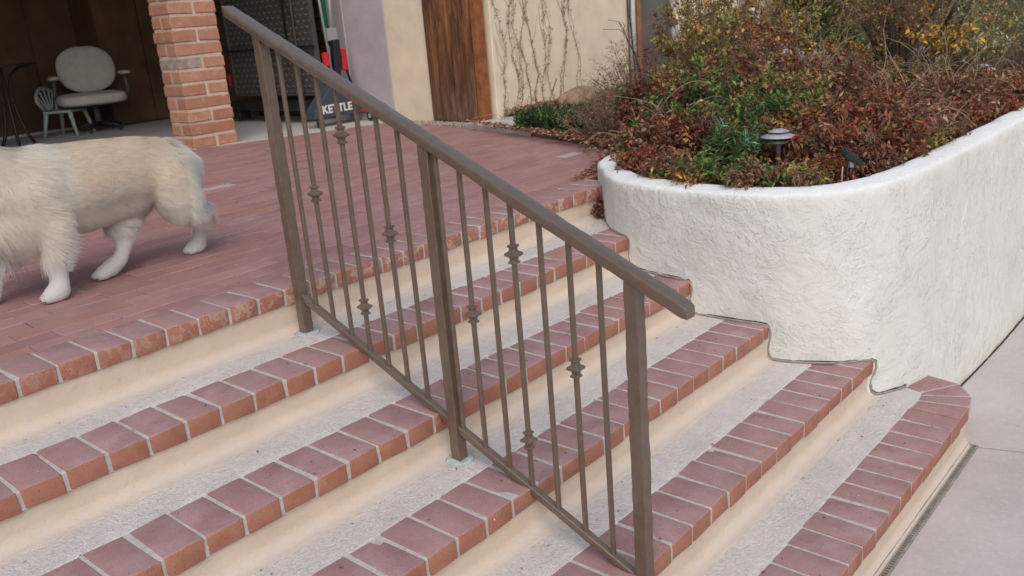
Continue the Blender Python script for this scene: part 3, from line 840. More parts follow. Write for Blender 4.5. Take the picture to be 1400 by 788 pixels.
# boulder, stick, hose
def boulder(name, c, r, mt, seed):
    bm = bmesh.new(); bmesh.ops.create_icosphere(bm, subdivisions=4, radius=1)
    P = np.array([v.co[:] for v in bm.verts]); d = 1 + vnoise(P + seed, 1.3) * .22 + vnoise(P + seed, 4) * .07 + vnoise(P + seed, 10) * .025
    for v, q in zip(bm.verts, d): v.co = Vector((v.co.x * r[0] * q + c[0], v.co.y * r[1] * q + c[1], v.co.z * r[2] * q + c[2]))
    me = bpy.data.meshes.new(name); bm.to_mesh(me); bm.free(); me.materials.append(mt); me.polygons.foreach_set('use_smooth', [True] * len(me.polygons))
    return link(name, me)
tag(boulder('boulder', (5.42, 2.20, .06), (.25, .15, .13), M_stone, 3), 'rounded tan boulder at the foot of the cream wall', 'boulder')
tag(boulder('boulder', (5.75, 2.1, .06), (.16, .12, .08), M_stone, 9), 'small grey brown boulder half hidden by twigs right of the tan boulder', 'boulder')
o = tube_mb([(4.92, 2.2, .06), (5.0, 2.22, .14), (5.06, 2.23, .21), (5.13, 2.25, .28)], .007, 6).build('leaning_stick', M_twig, smooth=True); tag(o, 'thin brown stick leaning in the litter by the boulder', 'stick')
o = tube_mb([(2.90, .06, .105), (2.95, .10, .11), (3.02, .12, .105), (3.1, .14, .08)], [.02, .022, .02, .02], 8).build('hose_end', M_hose, smooth=True); tag(o, 'black irrigation hose end lying on the left end of the planter wall', 'hose')
# low stone ledge far behind
lg = thing('stone_ledge', 'low grey stone ledge beyond the shrubs', 'ledge', (8.8, 1.2, .04))
yy = .3
while yy < 2.1:
    ln = rnd.uniform(.25, .42); mb = MB(); mb.box((8.6, yy, .02), (8.95, yy + ln - .01, .20 + rnd.uniform(-.02, .02)), jit=.012); mb.build('stone', M_ledge, lg, bev=.015); yy += ln

# ------------------------------------------------------------------ path lights
def path_light(x, y, z, s, label):
    t = thing('path_light', label, 'path light', (x, y, z), group='pewter path lights in the planter')
    MB().lathe([(.011, -.02), (.011, .115), (.016, .118), (.016, .13)], (x, y, z), 12).build('post', M_steel, t, smooth=True)
    MB().lathe([(.02, .126), (.044, .130), (.048, .135), (.044, .141), (.018, .142)], (x, y, z), 20).build('lower_louvre', M_steel, t, smooth=True)
    MB().lathe([(.018, .144), (.018, .165)], (x, y, z), 12).build('lens', M_dark, t, smooth=True)
    MB().lathe([(.072, .156), (.078, .1565), (.078, .159), (.036, .173), (.018, .1745)], (x, y, z), 32).build('shade', M_steel, t, smooth=True)
    MB().lathe([(.044, .1785), (.047, .1795), (.044, .182), (.02, .190), (.002, .192)], (x, y, z), 24).build('cap', M_steel, t, smooth=True)
    MB().lathe([(.012, .170), (.012, .180)], (x, y, z), 10).build('neck', M_steel, t, smooth=True)
    return t
p1 = path_light(2.885, -.775, .06, 1, 'pewter two-tier mushroom path light beside the spiky green plant near the planter wall')
p2 = path_light(5.3, -.98, .11, 1, 'grey mushroom path light far right in the planter under the green wispy shrub')
sl = thing('solar_spotlight', 'small black solar spotlight on a stake just behind the planter wall', 'solar light', (2.70, -1.165, .05))
MB().tube([(2.700, -1.165, .03), (2.700, -1.165, .155)], .008, 8).build('stake', M_dark, sl, smooth=True)
MB().lathe([(.011, 0), (.011, .022)], (2.700, -1.165, .135), 10).build('clear_collar', M_silver, sl)
m = Euler((math.radians(18), math.radians(30), math.radians(-40))).to_matrix()
MB().box((2.655, -1.200, .166), (2.735, -1.130, .188), rot=(m, (2.695, -1.165, .177))).build('housing', M_dark, sl, bev=.007, bseg=2)
MB().box((2.661, -1.194, .1885), (2.729, -1.136, .1905), rot=(m, (2.695, -1.165, .177))).build('solar_cell', M_solar, sl)
o = tube_mb([(2.655, -1.15, .145), (2.65, -1.15, .12), (2.645, -1.152, .09), (2.64, -1.15, .05)], .003, 6).build('pale_stake', simple('pink_grey_stake', (.45, .33, .30), .7, .3, .1, 30), smooth=True); tag(o, 'thin pale stake leaning beside the solar spotlight', 'stake')

# ------------------------------------------------------------------ vegetation
PAL = {
 'red':    [((.17, .035, .025), 3), ((.22, .075, .035), 4), ((.10, .025, .018), 2), ((.22, .12, .05), 2), ((.075, .085, .028), 2), ((.33, .03, .035), .5)],
 'orange': [((.26, .105, .04), 4), ((.20, .06, .03), 3), ((.33, .19, .07), 1.6), ((.13, .06, .035), 2), ((.10, .10, .03), 2), ((.40, .25, .05), .8)],
 'green':  [((.06, .125, .035), 5), ((.11, .165, .045), 3), ((.17, .18, .05), 1.5), ((.11, .05, .03), 1.2), ((.035, .065, .022), 3)],
 'olive':  [((.18, .17, .055), 4), ((.12, .12, .04), 3), ((.25, .20, .07), 2), ((.15, .075, .04), 2)],
 'brown':  [((.155, .085, .05), 4), ((.22, .13, .08), 3), ((.10, .05, .035), 2), ((.17, .055, .035), 2), ((.27, .19, .12), 1)],
 'maroon': [((.115, .045, .035), 4), ((.17, .062, .04), 3), ((.14, .08, .05), 2), ((.09, .05, .03), 2), ((.22, .13, .06), 1)],
 'yellow': [((.42, .25, .035), 4), ((.30, .19, .05), 2), ((.20, .14, .05), 2), ((.16, .085, .04), 2)],
 'litter': [((.25, .15, .09), 3), ((.17, .09, .055), 3), ((.32, .22, .14), 2), ((.12, .06, .04), 2)],
 'bluegreen': [((.10, .19, .12), 3), ((.14, .24, .14), 3), ((.07, .13, .08), 2)],
 'deep':   [((.02, .05, .02), 3), ((.035, .085, .03), 4), ((.06, .13, .04), 1.5)],
 'hedge':  [((.08, .12, .045), 4), ((.13, .17, .06), 3), ((.19, .21, .08), 1.5), ((.05, .075, .035), 2), ((.20, .14, .05), .8)],
 'wispy':  [((.20, .23, .11), 4), ((.14, .17, .08), 3), ((.30, .31, .16), 2)],
}
def pick(pal, n):
    cs = np.array([c for c, _ in PAL[pal]]); ws = np.array([w_ for _, w_ in PAL[pal]], float); ws /= ws.sum()
    c = cs[rng.choice(len(cs), n, p=ws)] * (1.55 if pal not in ('hedge', 'wispy', 'olive', 'deep', 'bluegreen') else (1. if pal == 'deep' else 1.8))
    return c * rng.uniform(.7, 1.35, (n, 1)) * rng.uniform(.94, 1.06, (n, 3))

def shrub(x, y, z, rx, h, pals, nst, nleaf, label, name='nandina_shrub', cat='shrub', L=.034, W=.0145, spr=.09, ry=None, droop=.35, dens=1., group='shrubs in the raised planter', stemmat=None, lean=(0, 0), ok=None):
    ry = ry or rx
    t = thing(name, label, cat, (x, y, z), group=group)
    # stems: curved canes with side shoots
    SV = MB(); tips = []; dirs = []
    for s in range(nst):
        a = rng.uniform(0, 2 * PI); rr_ = math.sqrt(rng.random()) ; hh = h * (1 - .45 * rr_ ** 2) * rng.uniform(.55, 1.02)
        e = np.array([rx * rr_ * math.cos(a) + lean[0] * hh, ry * rr_ * math.sin(a) + lean[1] * hh, hh])
        b = np.array([e[0] * .35, e[1] * .35, 0]); m_ = (b + e) / 2 + rng.normal(0, .02, 3) + [0, 0, hh * .08]
        pts = [b * (1 - u) ** 2 + 2 * m_ * u * (1 - u) + e * u ** 2 for u in (0, .25, .5, .75, 1)]
        SV.tube(pts, [.0035, .003, .0026, .002, .0012], 4, cap=False)
        nsh = 5
        for q in range(nsh):
            u = rng.uniform(.25, 1.0); p = b * (1 - u) ** 2 + 2 * m_ * u * (1 - u) + e * u ** 2
            d = rng.normal(0, 1, 3); d[2] = abs(d[2]) * .7 + .15; d = d / np.linalg.norm(d); ln = spr * rng.uniform(.7, 1.6)
            p2 = p + d * ln; SV.tube([p, (p + p2) / 2 + rng.normal(0, .004, 3), p2], [.0018, .0014, .0008], 3, cap=False)
            tips.append((p, p2)); 
    SV.build('stems', stemmat or M_twig, t, world=False)
    tp = np.array(tips); ns = len(tp)
    n = int(nleaf * dens); si = rng.integers(0, ns, n); u = rng.uniform(.15, 1.05, (n, 1))
    ax = norm(tp[si, 1] - tp[si, 0])
    P = tp[si, 0] * (1 - u) + tp[si, 1] * u + rng.normal(0, .010, (n, 3))
    side = norm(np.cross(ax, rng.normal(0, 1, (n, 3)))); D = ax * .5 + side * .9 + np.array([0, 0, -droop]) * rng.random((n, 1))
    N = norm(rng.normal(0, .5, (n, 3)) + [0, 0, 1])
    pal = np.array([rng.integers(0, len(pals)) for _ in range(ns)])
    # palettes change by neighbourhood, not leaf by leaf
    nb = (vnoise(tp[:, 1] + [x, y, z], 4.5) * .5 + .5) * .75 + rng.random(ns) * .25
    pal = np.clip((nb * len(pals)).astype(int), 0, len(pals) - 1)
    col = np.zeros((n, 3))
    for q, pn in enumerate(pals):
        mk = pal[si] == q; col[mk] = pick(pn, int(mk.sum()))
    P[:, 2] = np.maximum(P[:, 2], .005)
    Ls = L * rng.uniform(.6, 1.3, n); Ws = W * rng.uniform(.7, 1.3, n)
    V, F, cc = leaf_arrays(P, D, N, Ls, Ws, col)
    o = link('foliage', big_mesh('foliage', V, F, M_leaf, cc), t, world=False); o['kind'] = 'stuff'; o.location = (0, 0, 0)
    return t
SP = [
 # x, y, rx, h, palettes, stems, leaves, label
 (3.02, -.12, .22, .26, ['red', 'brown', 'green'], 34, 3400, 'low red and green shrub by the hose end at the wall'),
 (2.86, -.38, .21, .24, ['red', 'maroon', 'orange'], 34, 3400, 'low rust red shrub left of the spiky plant and path light'),
 (3.12, -.50, .26, .34, ['orange', 'green', 'olive'], 38, 3800, 'orange and green shrub right behind the near path light'),
 (3.02, -.94, .20, .20, ['brown', 'red', 'orange'], 34, 3400, 'low brown red shrub around the solar spotlight'),
 (3.35, -1.02, .30, .27, ['maroon', 'red', 'brown'], 44, 4200, 'dark maroon shrub along the wall right of the solar spotlight'),
 (3.30, -.16, .29, .44, ['green', 'green', 'red'], 44, 4400, 'green shrub with red tips and bare forked twig, behind the left wall curve'),
 (3.56, .26, .26, .46, ['green', 'maroon', 'olive'], 44, 4400, 'dark green shrub at the left end of the planter by the patio'),
 (3.50, -.52, .32, .42, ['orange', 'olive', 'maroon'], 44, 4400, 'orange brown shrub in the middle of the planter behind the spiky plant'),
 (3.78, -.05, .34, .56, ['olive', 'maroon', 'green'], 44, 4600, 'tall olive and maroon shrub behind the forked twig'),
 (3.86, -.86, .34, .26, ['brown', 'maroon', 'red'], 46, 4400, 'wide low brown and maroon shrub in mid planter'),
 (4.05, -.42, .36, .44, ['maroon', 'brown', 'orange'], 44, 4400, 'maroon brown shrub in the centre of the planter'),
 (4.25, .32, .38, .74, ['maroon', 'olive', 'orange'], 46, 4400, 'tall maroon shrub in front of the garden door panel'),
 (4.50, -1.0, .36, .26, ['red', 'brown', 'maroon'], 44, 4200, 'red brown shrub along the right part of the wall'),
 (4.62, -.42, .36, .30, ['brown', 'maroon', 'red'], 40, 3800, 'low brown shrub in front of the dark twisted trunk'),
 (5.0, .42, .38, .52, ['brown', 'maroon', 'orange'], 44, 4000, 'brown twiggy shrub left of the twisted trunk'),
 (5.12, -.98, .34, .22, ['maroon', 'brown', 'red'], 40, 3600, 'maroon shrub beside the far path light'),
 (5.35, .95, .46, 1.0, ['brown', 'olive', 'yellow'], 44, 3800, 'tall brown and yellow shrub by the garden wall'),
 (5.55, -.30, .40, .30, ['brown', 'olive', 'orange'], 38, 3200, 'olive brown shrub at the foot of the twisted trunk'),
 (6.10, .15, .36, .42, ['orange', 'yellow', 'brown'], 38, 3000, 'orange yellow shrub behind the twisted trunk'),
 (6.60, 1.25, .60, .90, ['orange', 'brown', 'yellow'], 40, 3400, 'tall orange brown shrub in front of the white urn'),
]
for (x, y, rx, h, pl, ns, nl, lab) in SP:
    if x > 4.0 and (y > .25 or x < 4.2): h *= 1.28
    shrub(x, y, .05, rx, h, pl, int(ns * 1.3), int(nl * 1.25), lab)
FR = [(2.90, -.02, .10, .09), (2.665, -.20, .11, .13), (2.52, -.42, .12, .14), (2.475, -.62, .12, .15), (2.47, -.84, .12, .15), (2.55, -1.00, .11, .10), (2.76, -1.04, .10, .08), (2.97, -1.13, .11, .13), (3.2, -1.15, .12, .14), (3.5, -1.16, .14, .15), (3.85, -1.16, .15, .16), (4.25, -1.16, .17, .16), (4.75, -1.15, .19, .15), (5.4, -1.13, .22, .17), (6.1, -1.1, .26, .17)]
FL = ['at its left end by the hose', 'on its rounded left shoulder', 'second one left of the spiky plant', 'left of the spiky plant', 'right in front of the near path light', 'between path light and solar spotlight', 'right behind the solar spotlight', 'just right of the solar spotlight', 'second right of the solar spotlight', 'where the wall runs straight', 'in front of the straw coloured tangle', 'right of the straw coloured tangle', 'in front of the low brown shrubs', 'in front of the far path light', 'the farthest along it']
FP = [['red', 'green', 'maroon'], ['brown', 'red', 'orange'], ['red', 'brown', 'green'], ['brown', 'orange', 'green'], ['orange', 'brown', 'green'], ['brown', 'maroon', 'olive'], ['brown', 'red'], ['maroon', 'brown'], ['red', 'brown'], ['brown', 'olive'], ['brown', 'maroon'], ['red', 'brown'], ['maroon', 'red'], ['red', 'brown'], ['red', 'maroon']]
for (x, y, rx, h), lab, pl in zip(FR, FL, FP):
    shrub(x, y, .045, rx, h, pl, 34, 1500 + int(rx * 3000), 'creeping shrub edging the planter wall, ' + lab, name='creeping_shrub', L=.026, W=.011, spr=.05, group='small shrubs edging the planter wall')
# thin grey twiggy shrub at the left with few leaves
shrub(3.80, .80, .03, .34, .30, ['brown', 'olive'], 70, 1500, 'bare grey twiggy shrub at the left end of the bed', name='twiggy_shrub', L=.02, W=.008, group='bare twiggy shrubs')
shrub(4.40, 1.0, .03, .34, .40, ['brown', 'green', 'olive'], 70, 1700, 'grey twiggy shrub with few leaves in front of the cream wall', name='twiggy_shrub', L=.02, W=.008, group='bare twiggy shrubs')
shrub(5.3, 1.5, .03, .45, .62, ['brown', 'maroon'], 70, 1500, 'purple grey twiggy shrub in front of the grey door panel', name='twiggy_shrub', L=.02, W=.008, group='bare twiggy shrubs')
# spiky blue green plant by the path light
shrub(2.80, -.60, .05, .12, .25, ['bluegreen', 'green'], 34, 1700, 'blue green spiky leaved plant left of the near path light', name='spiky_plant', cat='plant', L=.055, W=.007, spr=.05, group='small green plants', droop=.1)
shrub(2.70, .03, -.14, .05, .13, ['deep', 'green'], 10, 260, 'small green weed with broad leaves between the top step and the planter wall', name='weed', cat='plant', L=.035, W=.014, spr=.03, group='small green plants')
shrub(2.60, .01, -.16, .07, .09, ['maroon', 'litter'], 12, 320, 'small maroon weed in the corner of the second step and the wall', name='weed', cat='plant', L=.025, W=.016, spr=.03, group='small maroon plants')

# green ground cover by the path
def blades(name, region, n, L, W, pals, mt, z, hj, label=None, cat=None, flat=False):
    P = []
    while len(P) < n:
        x = rng.uniform(region[0], region[1]); y = rng.uniform(region[2], region[3])
        if region[4](x, y): P.append((x, y, z + rng.uniform(0, hj)))
    P = np.array(P); D = rng.normal(0, 1, (n, 3)); D[:, 2] = np.abs(D[:, 2]) * (1.3 if not flat else .12)
    N = rng.normal(0, .4, (n, 3)) + [0, 0, 1]
    V, F, cc = leaf_arrays(P, D, N, L * rng.uniform(.6, 1.3, n), W * rng.uniform(.7, 1.3, n), np.concatenate([pick(p, n // len(pals) + 1) for p in pals])[rng.permutation(n)])
    o = link(name, big_mesh(name, V, F, mt, cc)); o['kind'] = 'stuff'
    if label: tag(o, label, cat)
    return o
blades('ground_cover', (3.7, 4.75, .9, 2.0, lambda x, y: ((x - 4.16) / .36) ** 2 + ((y - 1.36) / .44) ** 2 < 1 and x > 3.66 + (y - .7) * .30), 12000, .045, .010, ['deep', 'deep', 'green'], M_leaf, .02, .12, 'dark green leafy ground cover at the patio edge by the pale path', 'ground cover')
blades('leaf_litter', (3.35, 4.9, .4, 2.38, lambda x, y: x > 3.36 + (y - .4) * .38 and not inside(x, y, [(4.25, 2.5), (3.88, 1.46), (4.55, 1.93), (5.2, 2.12), (5.42, 2.25), (4.9, 2.35)])), 5200, .035, .016, ['litter'], M_litter, .047, .02, 'dry brown leaf litter along the patio edge', 'leaf litter', True)
blades('leaf_litter', (4.6, 6.3, 1.9, 2.38, lambda x, y: y > 2.30 and x > 4.6 or (x > 5.3 and y > 2.1)), 3500, .03, .014, ['litter', 'brown'], M_litter, .047, .05, 'dry leaves and stalks heaped along the foot of the cream wall', 'leaf litter', True)
blades('leaf_litter', (2.6, 8.0, -1.28, 1.2, lambda x, y: ((x - 2.62) ** 1 > 0 and (y < (x - 2.6) * .9 + .0)) and (x > 2.80 or y < -.3) and (x > 2.6) and not (x < 2.75 and y < -1.05) and not (x < 2.9 and y < -1.15)), 9000, .03, .013, ['litter', 'brown', 'red'], M_litter, .047, .03, 'dead leaves on the soil under the red shrubs', 'leaf litter', True)
blades('leaf_debris', (2.62, 3.5, .19, .62, lambda x, y: abs(y - (.17 + (x - 2.7) * .42)) < .05), 420, .026, .012, ['litter', 'maroon'], M_litter, .003, .012, 'dry leaves gathered on the patio along the end of the planter wall', 'leaf litter', True)
# scattered single leaves and crumbs on the steps
def on_steps(n):
    P = []
    for _ in range(n):
        k = rng.integers(0, 7); x = rng.uniform(-.4, 2.4)
        if k == 0: P.append((x + rng.uniform(0, 1), rng.uniform(.2, 3.5), .002))
        elif k == 6: P.append((x + rng.uniform(.5, 3), rng.uniform(-2.6, -1.8), GZ + .002))
        else: P.append((x, rng.uniform(SY[k] + .02, SY[k - 1] - .03), SZ[k] + .0025))
    return np.array(P)
P = on_steps(380); n = len(P)
D = rng.normal(0, 1, (n, 3)); D[:, 2] = .03; V, F, cc = leaf_arrays(P, D, rng.normal(0, .2, (n, 3)) + [0, 0, 1], .008 * rng.uniform(.3, 1.9, n) ** 1.3, .004 * rng.uniform(.4, 1.5, n), pick('maroon', n) * .7)
o = link('leaf_crumbs', big_mesh('leaf_crumbs', V, F, M_litter, cc)); o['kind'] = 'stuff'; tag(o, 'tiny dry leaf crumbs scattered over steps and patio', 'leaf litter')

# gravel patch by the gate and wall foot
def pebbles(name, n, fx, label, r0=.008):
    ico = bmesh.new(); bmesh.ops.create_icosphere(ico, subdivisions=1, radius=1); IV = np.array([v.co[:] for v in ico.verts]); IF = np.array([[v.index for v in f.verts] for f in ico.faces]); ico.free()
    P = np.array([fx() for _ in range(n)]); S = r0 * rng.uniform(.5, 1.5, (n, 1, 1)) * rng.uniform(.6, 1.2, (n, 1, 3))
    V = (IV[None] * S + P[:, None]).reshape(-1, 3); F = (IF[None] + (np.arange(n) * len(IV))[:, None, None]).reshape(-1, 3)
    o = link(name, big_mesh(name, V, F, M_gravel)); o['kind'] = 'stuff'; tag(o, label, 'gravel'); return o
def gp():
    y = rng.uniform(2.38, 3.55); return (rng.uniform(4.26 + max(0, 3.0 - y) * -.03, 4.42), y, rng.uniform(-.006, .012))
pebbles('gravel', 1500, gp, 'tan gravel and crumbled stucco at the foot of the gate')

# dry tan strands tangled over the shrubs
def strands(x, y, z, r, h, n, label, mt=M_straw, rad=.0027, curl=.5, name='dry_stalks', up=.8):
    t = MB()
    for _ in range(n):
        p = np.array([rng.normal(0, r * .4), rng.normal(0, r * .4), 0.]); d = norm(rng.normal(0, 1, 3) * [1, 1, .3] + [0, 0, up]); pts = [p.copy()]
        sp = h / 6 * rng.uniform(.7, 1.3); w_ = rng.normal(0, 1, 3)
        for k in range(9):
            w_ = norm(w_ + rng.normal(0, .6, 3)); d = norm(d + w_ * curl * .55 + [0, 0, -.10 * k * .5]); p = p + d * sp * .75
            if p[2] < .01: p[2] = .01
            pts.append(p.copy())
        r0 = rad * rng.uniform(.6, 1.2); t.tube(pts, [r0 * (1 - .07 * k) for k in range(10)], 4, cap=False)
    o = t.build(name, mt, smooth=True); o.location = (x, y, z); o['kind'] = 'stuff'; tag(o, label, 'dry stalks', 'tangles of dry stalks among the shrubs'); return o
strands(3.02, -.12, .28, .10, .26, 9, 'pale tan forked bare twig standing out of the green shrub at left')
strands(2.98, .02, .16, .12, .20, 22, 'thin dry stalks beside the left end of the wall')
strands(3.9, .62, .10, .3, .34, 40, 'grey dry stalks left of the green shrub', M_twig)
strands(3.55, -1.08, .16, .16, .26, 34, 'straw coloured stalk tangle over the wall edge right of the solar spotlight')
strands(4.35, -.8, .20, .25, .34, 34, 'pale dry stalks over the low maroon shrubs')
strands(4.7, .1, .22, .3, .50, 22, 'arching pale stalks in front of the stone ledge')
strands(5.55, -.65, .15, .3, .62, 34, 'tall pale stalks right of the twisted trunk')
strands(5.6, .2, .30, .4, .62, 44, 'curly tan stalks around the top of the twisted trunk', curl=.8)
strands(4.8, -.95, .22, .2, .42, 16, 'pale curved stalks near the far path light')
strands(5.0, 2.30, .04, .35, .16, 40, 'dry stalks heaped against the foot of the cream wall', M_twig)
strands(4.5, 2.40 - .1, .03, .05, .20, 6, 'a few straw stalks at the corner of the gate post')
# twisted dark trunk
tk = thing('twisted_trunk_shrub', 'old shrub of dark twisted trunks in the right of the planter', 'shrub', (5.75, -.33, .05))
for q in range(12):
    a = rng.uniform(0, 2 * PI); b = np.array([.11 * math.cos(a), .16 * math.sin(a) , 0.]); pts = []; p = b.copy(); d = np.array([rng.normal(0, .12), rng.normal(0, .16), 1.])
    for k in range(9):
        pts.append(p.copy()); d = norm(d + rng.normal(0, .17, 3)); d[2] = max(d[2], .75); p = p + d * .10
    r0 = rng.uniform(.016, .036)
    MB().tube(pts, [r0 * (1 - .085 * k) for k in range(9)], 7).build('trunk', M_bark, tk, smooth=True, world=False)
shrub(5.75, -.33, .30, .38, .75, ['brown', 'orange', 'brown'], 90, 3200, 'tangled brown twiggy shrub growing over and around the twisted dark trunks', name='twiggy_shrub', L=.028, W=.011, group='bare twiggy shrubs', spr=.13)
shrub(6.1, -.75, .10, .32, .8, ['orange', 'wispy', 'yellow'], 60, 2600, 'orange and yellow twiggy shrub between the twisted trunk and wispy green shrub', name='twiggy_shrub', L=.03, W=.012, group='bare twiggy shrubs', spr=.13)
# yellow leaved branch
shrub(5.3, -.72, .30, .22, .24, ['yellow'], 12, 260, 'branch of bright yellow leaves above the far path light', name='yellow_shrub', L=.05, W=.02, group='yellow leaved shrubs')
# trunk of forked thin twig against cream wall
tw = MB(); tw.tube([(4.18, .72, .05), (4.19, .74, .25), (4.17, .78, .40), (4.15, .80, .52), (4.13, .84, .60), (4.12, .86, .68)], [.009, .008, .007, .006, .005, .003], 6)
for q in range(7):
    tw.tube([(4.125, .86, .62 + q * .01), (4.1 + rng.normal(0, .05), .86 + rng.normal(0, .05), .69 + rng.normal(0, .02)), (4.1 + rng.normal(0, .11), .87 + rng.normal(0, .11), .70 + rng.normal(0, .03))], .0016, 4)
o = tw.build('bare_sapling', M_bark, smooth=True); tag(o, 'thin crooked bare sapling standing out against the cream wall', 'sapling')

# dry vines climbing the cream garden wall
for q in range(11):
    x0 = 4.62 + q * .105 + rnd.uniform(-.03, .03); pts = []; x = x0; z = .03; ph = rnd.uniform(0, 6)
    hgt = rnd.uniform(1.0, 1.7)
    while z < hgt:
        pts.append((x, 2.392, z)); z += .05; x += rnd.uniform(-.02, .02) + .012 * math.sin(z * 7 + ph)
    v = thing('dry_vine', ['', '', '', ''][0] or 'dry vine stem climbing the cream wall, %s' % ['nearest the gate post', 'second right of the gate post', 'third right of the gate post', 'thick and dark with leaf clusters high up', 'crossing its neighbour low down', 'right of the thick dark one', 'in the middle of the wall', 'above the leaning stick', 'straight and thin left of the boulder', 'over the tan boulder', 'thin and faint right of the boulder'][q], 'vine', (x0, 2.39, 0), group='dry vines on the cream wall')
    th = .0045 if q in (3, 4) else rnd.uniform(.0014, .0026)
    mb = MB(); mb.tube(pts, [th * (1 - .5 * i / len(pts)) for i in range(len(pts))], 5, cap=False)
    if q < 8:
        for _ in range(5):
            i = rnd.randrange(3, len(pts) - 3); p = pts[i]; s = rnd.choice((-1, 1)); mb.tube([p, (p[0] + s * .05, 2.391, p[2] + .08), (p[0] + s * rnd.uniform(.05, .10), 2.392, p[2] + rnd.uniform(.14, .3))], .0016, 4, cap=False)
    mb.build('stem', M_vine, v)
    n = 110 if q < 8 else 30; ii = rng.integers(0, len(pts), n); P = np.array(pts)[ii] + rng.normal(0, [.012, .0, .02], (n, 3)); P[:, 1] = 2.385
    D = rng.normal(0, 1, (n, 3)) * [1, .3, 1]; N = rng.normal(0, .3, (n, 3)) + [0, -1, 0]
    Vv, Ff, cc = leaf_arrays(P, D, N, .022 * rng.uniform(.5, 1.2, n), .012 * rng.uniform(.6, 1.2, n), np.concatenate([pick('brown', n // 2), pick('olive', n - n // 2)]))
    o = link('leaves', big_mesh('leaves', Vv, Ff, M_leaf, cc), v); o.data.transform(Matrix.Translation(-ORG[v.name])); o.location = (0, 0, 0); o['kind'] = 'stuff'

# background greenery
def tree_crown(x, y, z, r, h, pals, n, label, name, L=.06, W=.028):
    t = thing(name, label, 'tree', (x, y, 0), group='greenery behind the garden')
    MB().tube([(0, 0, -.02), (.03, .02, h * .4), (-.02, .03, h * .8)], [.06, .045, .02], 8).build('trunk', M_bark, t, smooth=True, world=False)
    lim = MB()
    cl = []
    for q in range(26):
        d = norm(rng.normal(0, 1, 3)); c = np.array([d[0] * r * .75, d[1] * r * .75, z + h * .5 + d[2] * h * .5]) * rng.uniform(.6, 1, 3); cl.append(c)
        lim.tube([(0, 0, h * .3), tuple(c * .6 + [0, 0, h * .1]), tuple(c)], [.018, .011, .004], 4, cap=False)
    lim.build('limbs', M_bark, t, world=False)
    cl = np.array(cl); ci = rng.integers(0, len(cl), n); P = cl[ci] + rng.normal(0, 1, (n, 3)) * r * .2; P[:, 2] = np.maximum(P[:, 2], .03)
    col = np.zeros((n, 3)); pi = (np.arange(len(cl)) % len(pals))[ci]
    for q, pn in enumerate(pals):
        mk = pi == q; col[mk] = pick(pn, int(mk.sum()))
    col *= rng.uniform(.7, 1.3, (len(cl), 1))[ci]
    D = norm(P - cl[ci]) + rng.normal(0, .5, (n, 3)); V, F, cc = leaf_arrays(P, D, rng.normal(0, .5, (n, 3)) + [0, 0, 1], L * rng.uniform(.6, 1.3, n), W * rng.uniform(.6, 1.3, n), col)
    o = link('crown', big_mesh('crown', V, F, M_leaf, cc), t, world=False); o.location = (0, 0, 0); o['kind'] = 'stuff'
TR = [
 (11.0, 2.2, 1.1, 2.6, ['hedge', 'olive'], 'yellow green tree at the end of the garden wall', 'garden_tree'),
 (12.2, .9, 1.2, 2.8, ['hedge', 'deep'], 'dark green tree straight behind the stone ledge', 'garden_tree'),
 (11.4, -.4, 1.1, 2.6, ['hedge', 'olive', 'yellow'], 'green tree with yellow patches behind the twisted trunk', 'garden_tree'),
 (10.6, -1.0, 1.0, 2.2, ['hedge', 'deep'], 'deep green tree at the far right of the planter', 'garden_tree'),
 (13.5, -2.2, 1.4, 3.0, ['hedge'], 'large green tree beyond the end of the planter', 'garden_tree'),
 (9.6, 2.0, .7, 1.6, ['olive', 'hedge'], 'small olive tree against the garden wall', 'garden_tree'),
 (14.5, 1.8, 1.7, 3.4, ['deep', 'hedge'], 'farthest dark tree behind the others', 'garden_tree'),
]
for (x, y, r, h, pl, lab, nm) in TR: tree_crown(x, y, .0, r, h, pl, 9000, lab, nm)
# wispy green shrubs top right
shrub(6.9, -1.0, .05, .55, 1.15, ['wispy', 'hedge'], 80, 7000, 'wispy pale green shrub at the far right above the path light', name='wispy_shrub', L=.035, W=.006, group='wispy green shrubs')
shrub(7.9, -.55, .05, .6, 1.25, ['wispy', 'deep'], 70, 6000, 'wispy green shrub behind the far right one', name='wispy_shrub', L=.04, W=.008, group='wispy green shrubs')
shrub(7.6, .55, .05, .55, .55, ['hedge', 'deep'], 60, 4500, 'dark green shrub next to the stone ledge', name='green_shrub', L=.045, W=.018, group='green shrubs behind the trunk')

# ------------------------------------------------------------------ folded table-tennis table
tt = thing('folding_games_table', 'folded outdoor table tennis table standing on edge against the house wall', 'games table', (4.2, 4.8, 0))
MB().box((4.235, 4.33, .27), (4.262, 5.74, 1.75)).build('playing_board', M_board, tt, bev=.003)
MB().box((4.222, 4.33, .255), (4.268, 5.76, .27)).box((4.222, 5.742, .27), (4.268, 5.762, 1.75)).box((4.222, 4.312, .27), (4.268, 4.329, 1.75)).build('board_frame', M_greymetal, tt)
MB().box((4.185, 4.30, .69), (4.215, 5.80, .712)).build('crossbar', M_dark, tt)
MB().tube([(4.18, 5.80, .02), (4.17, 5.85, .8), (4.19, 5.78, 1.7)], .012, 8).tube([(4.12, 5.9, .1), (4.14, 5.82, .8), (4.10, 5.9, 1.6)], .007, 6).build('side_leg', M_dark, tt, smooth=True)
MB().box((4.20, 5.80, .36), (4.22, 5.825, .47)).build('side_latch', M_red, tt)
for yy, z0, z1 in ((4.70, .78, 1.7), (4.56, .05, 1.7)):
    MB().tube([(4.205, yy, z0), (4.20, yy - .01, z1)], .010 if z0 > .5 else .007, 8).build('support_rod', M_dark if z0 > .5 else M_greymetal, tt, smooth=True)
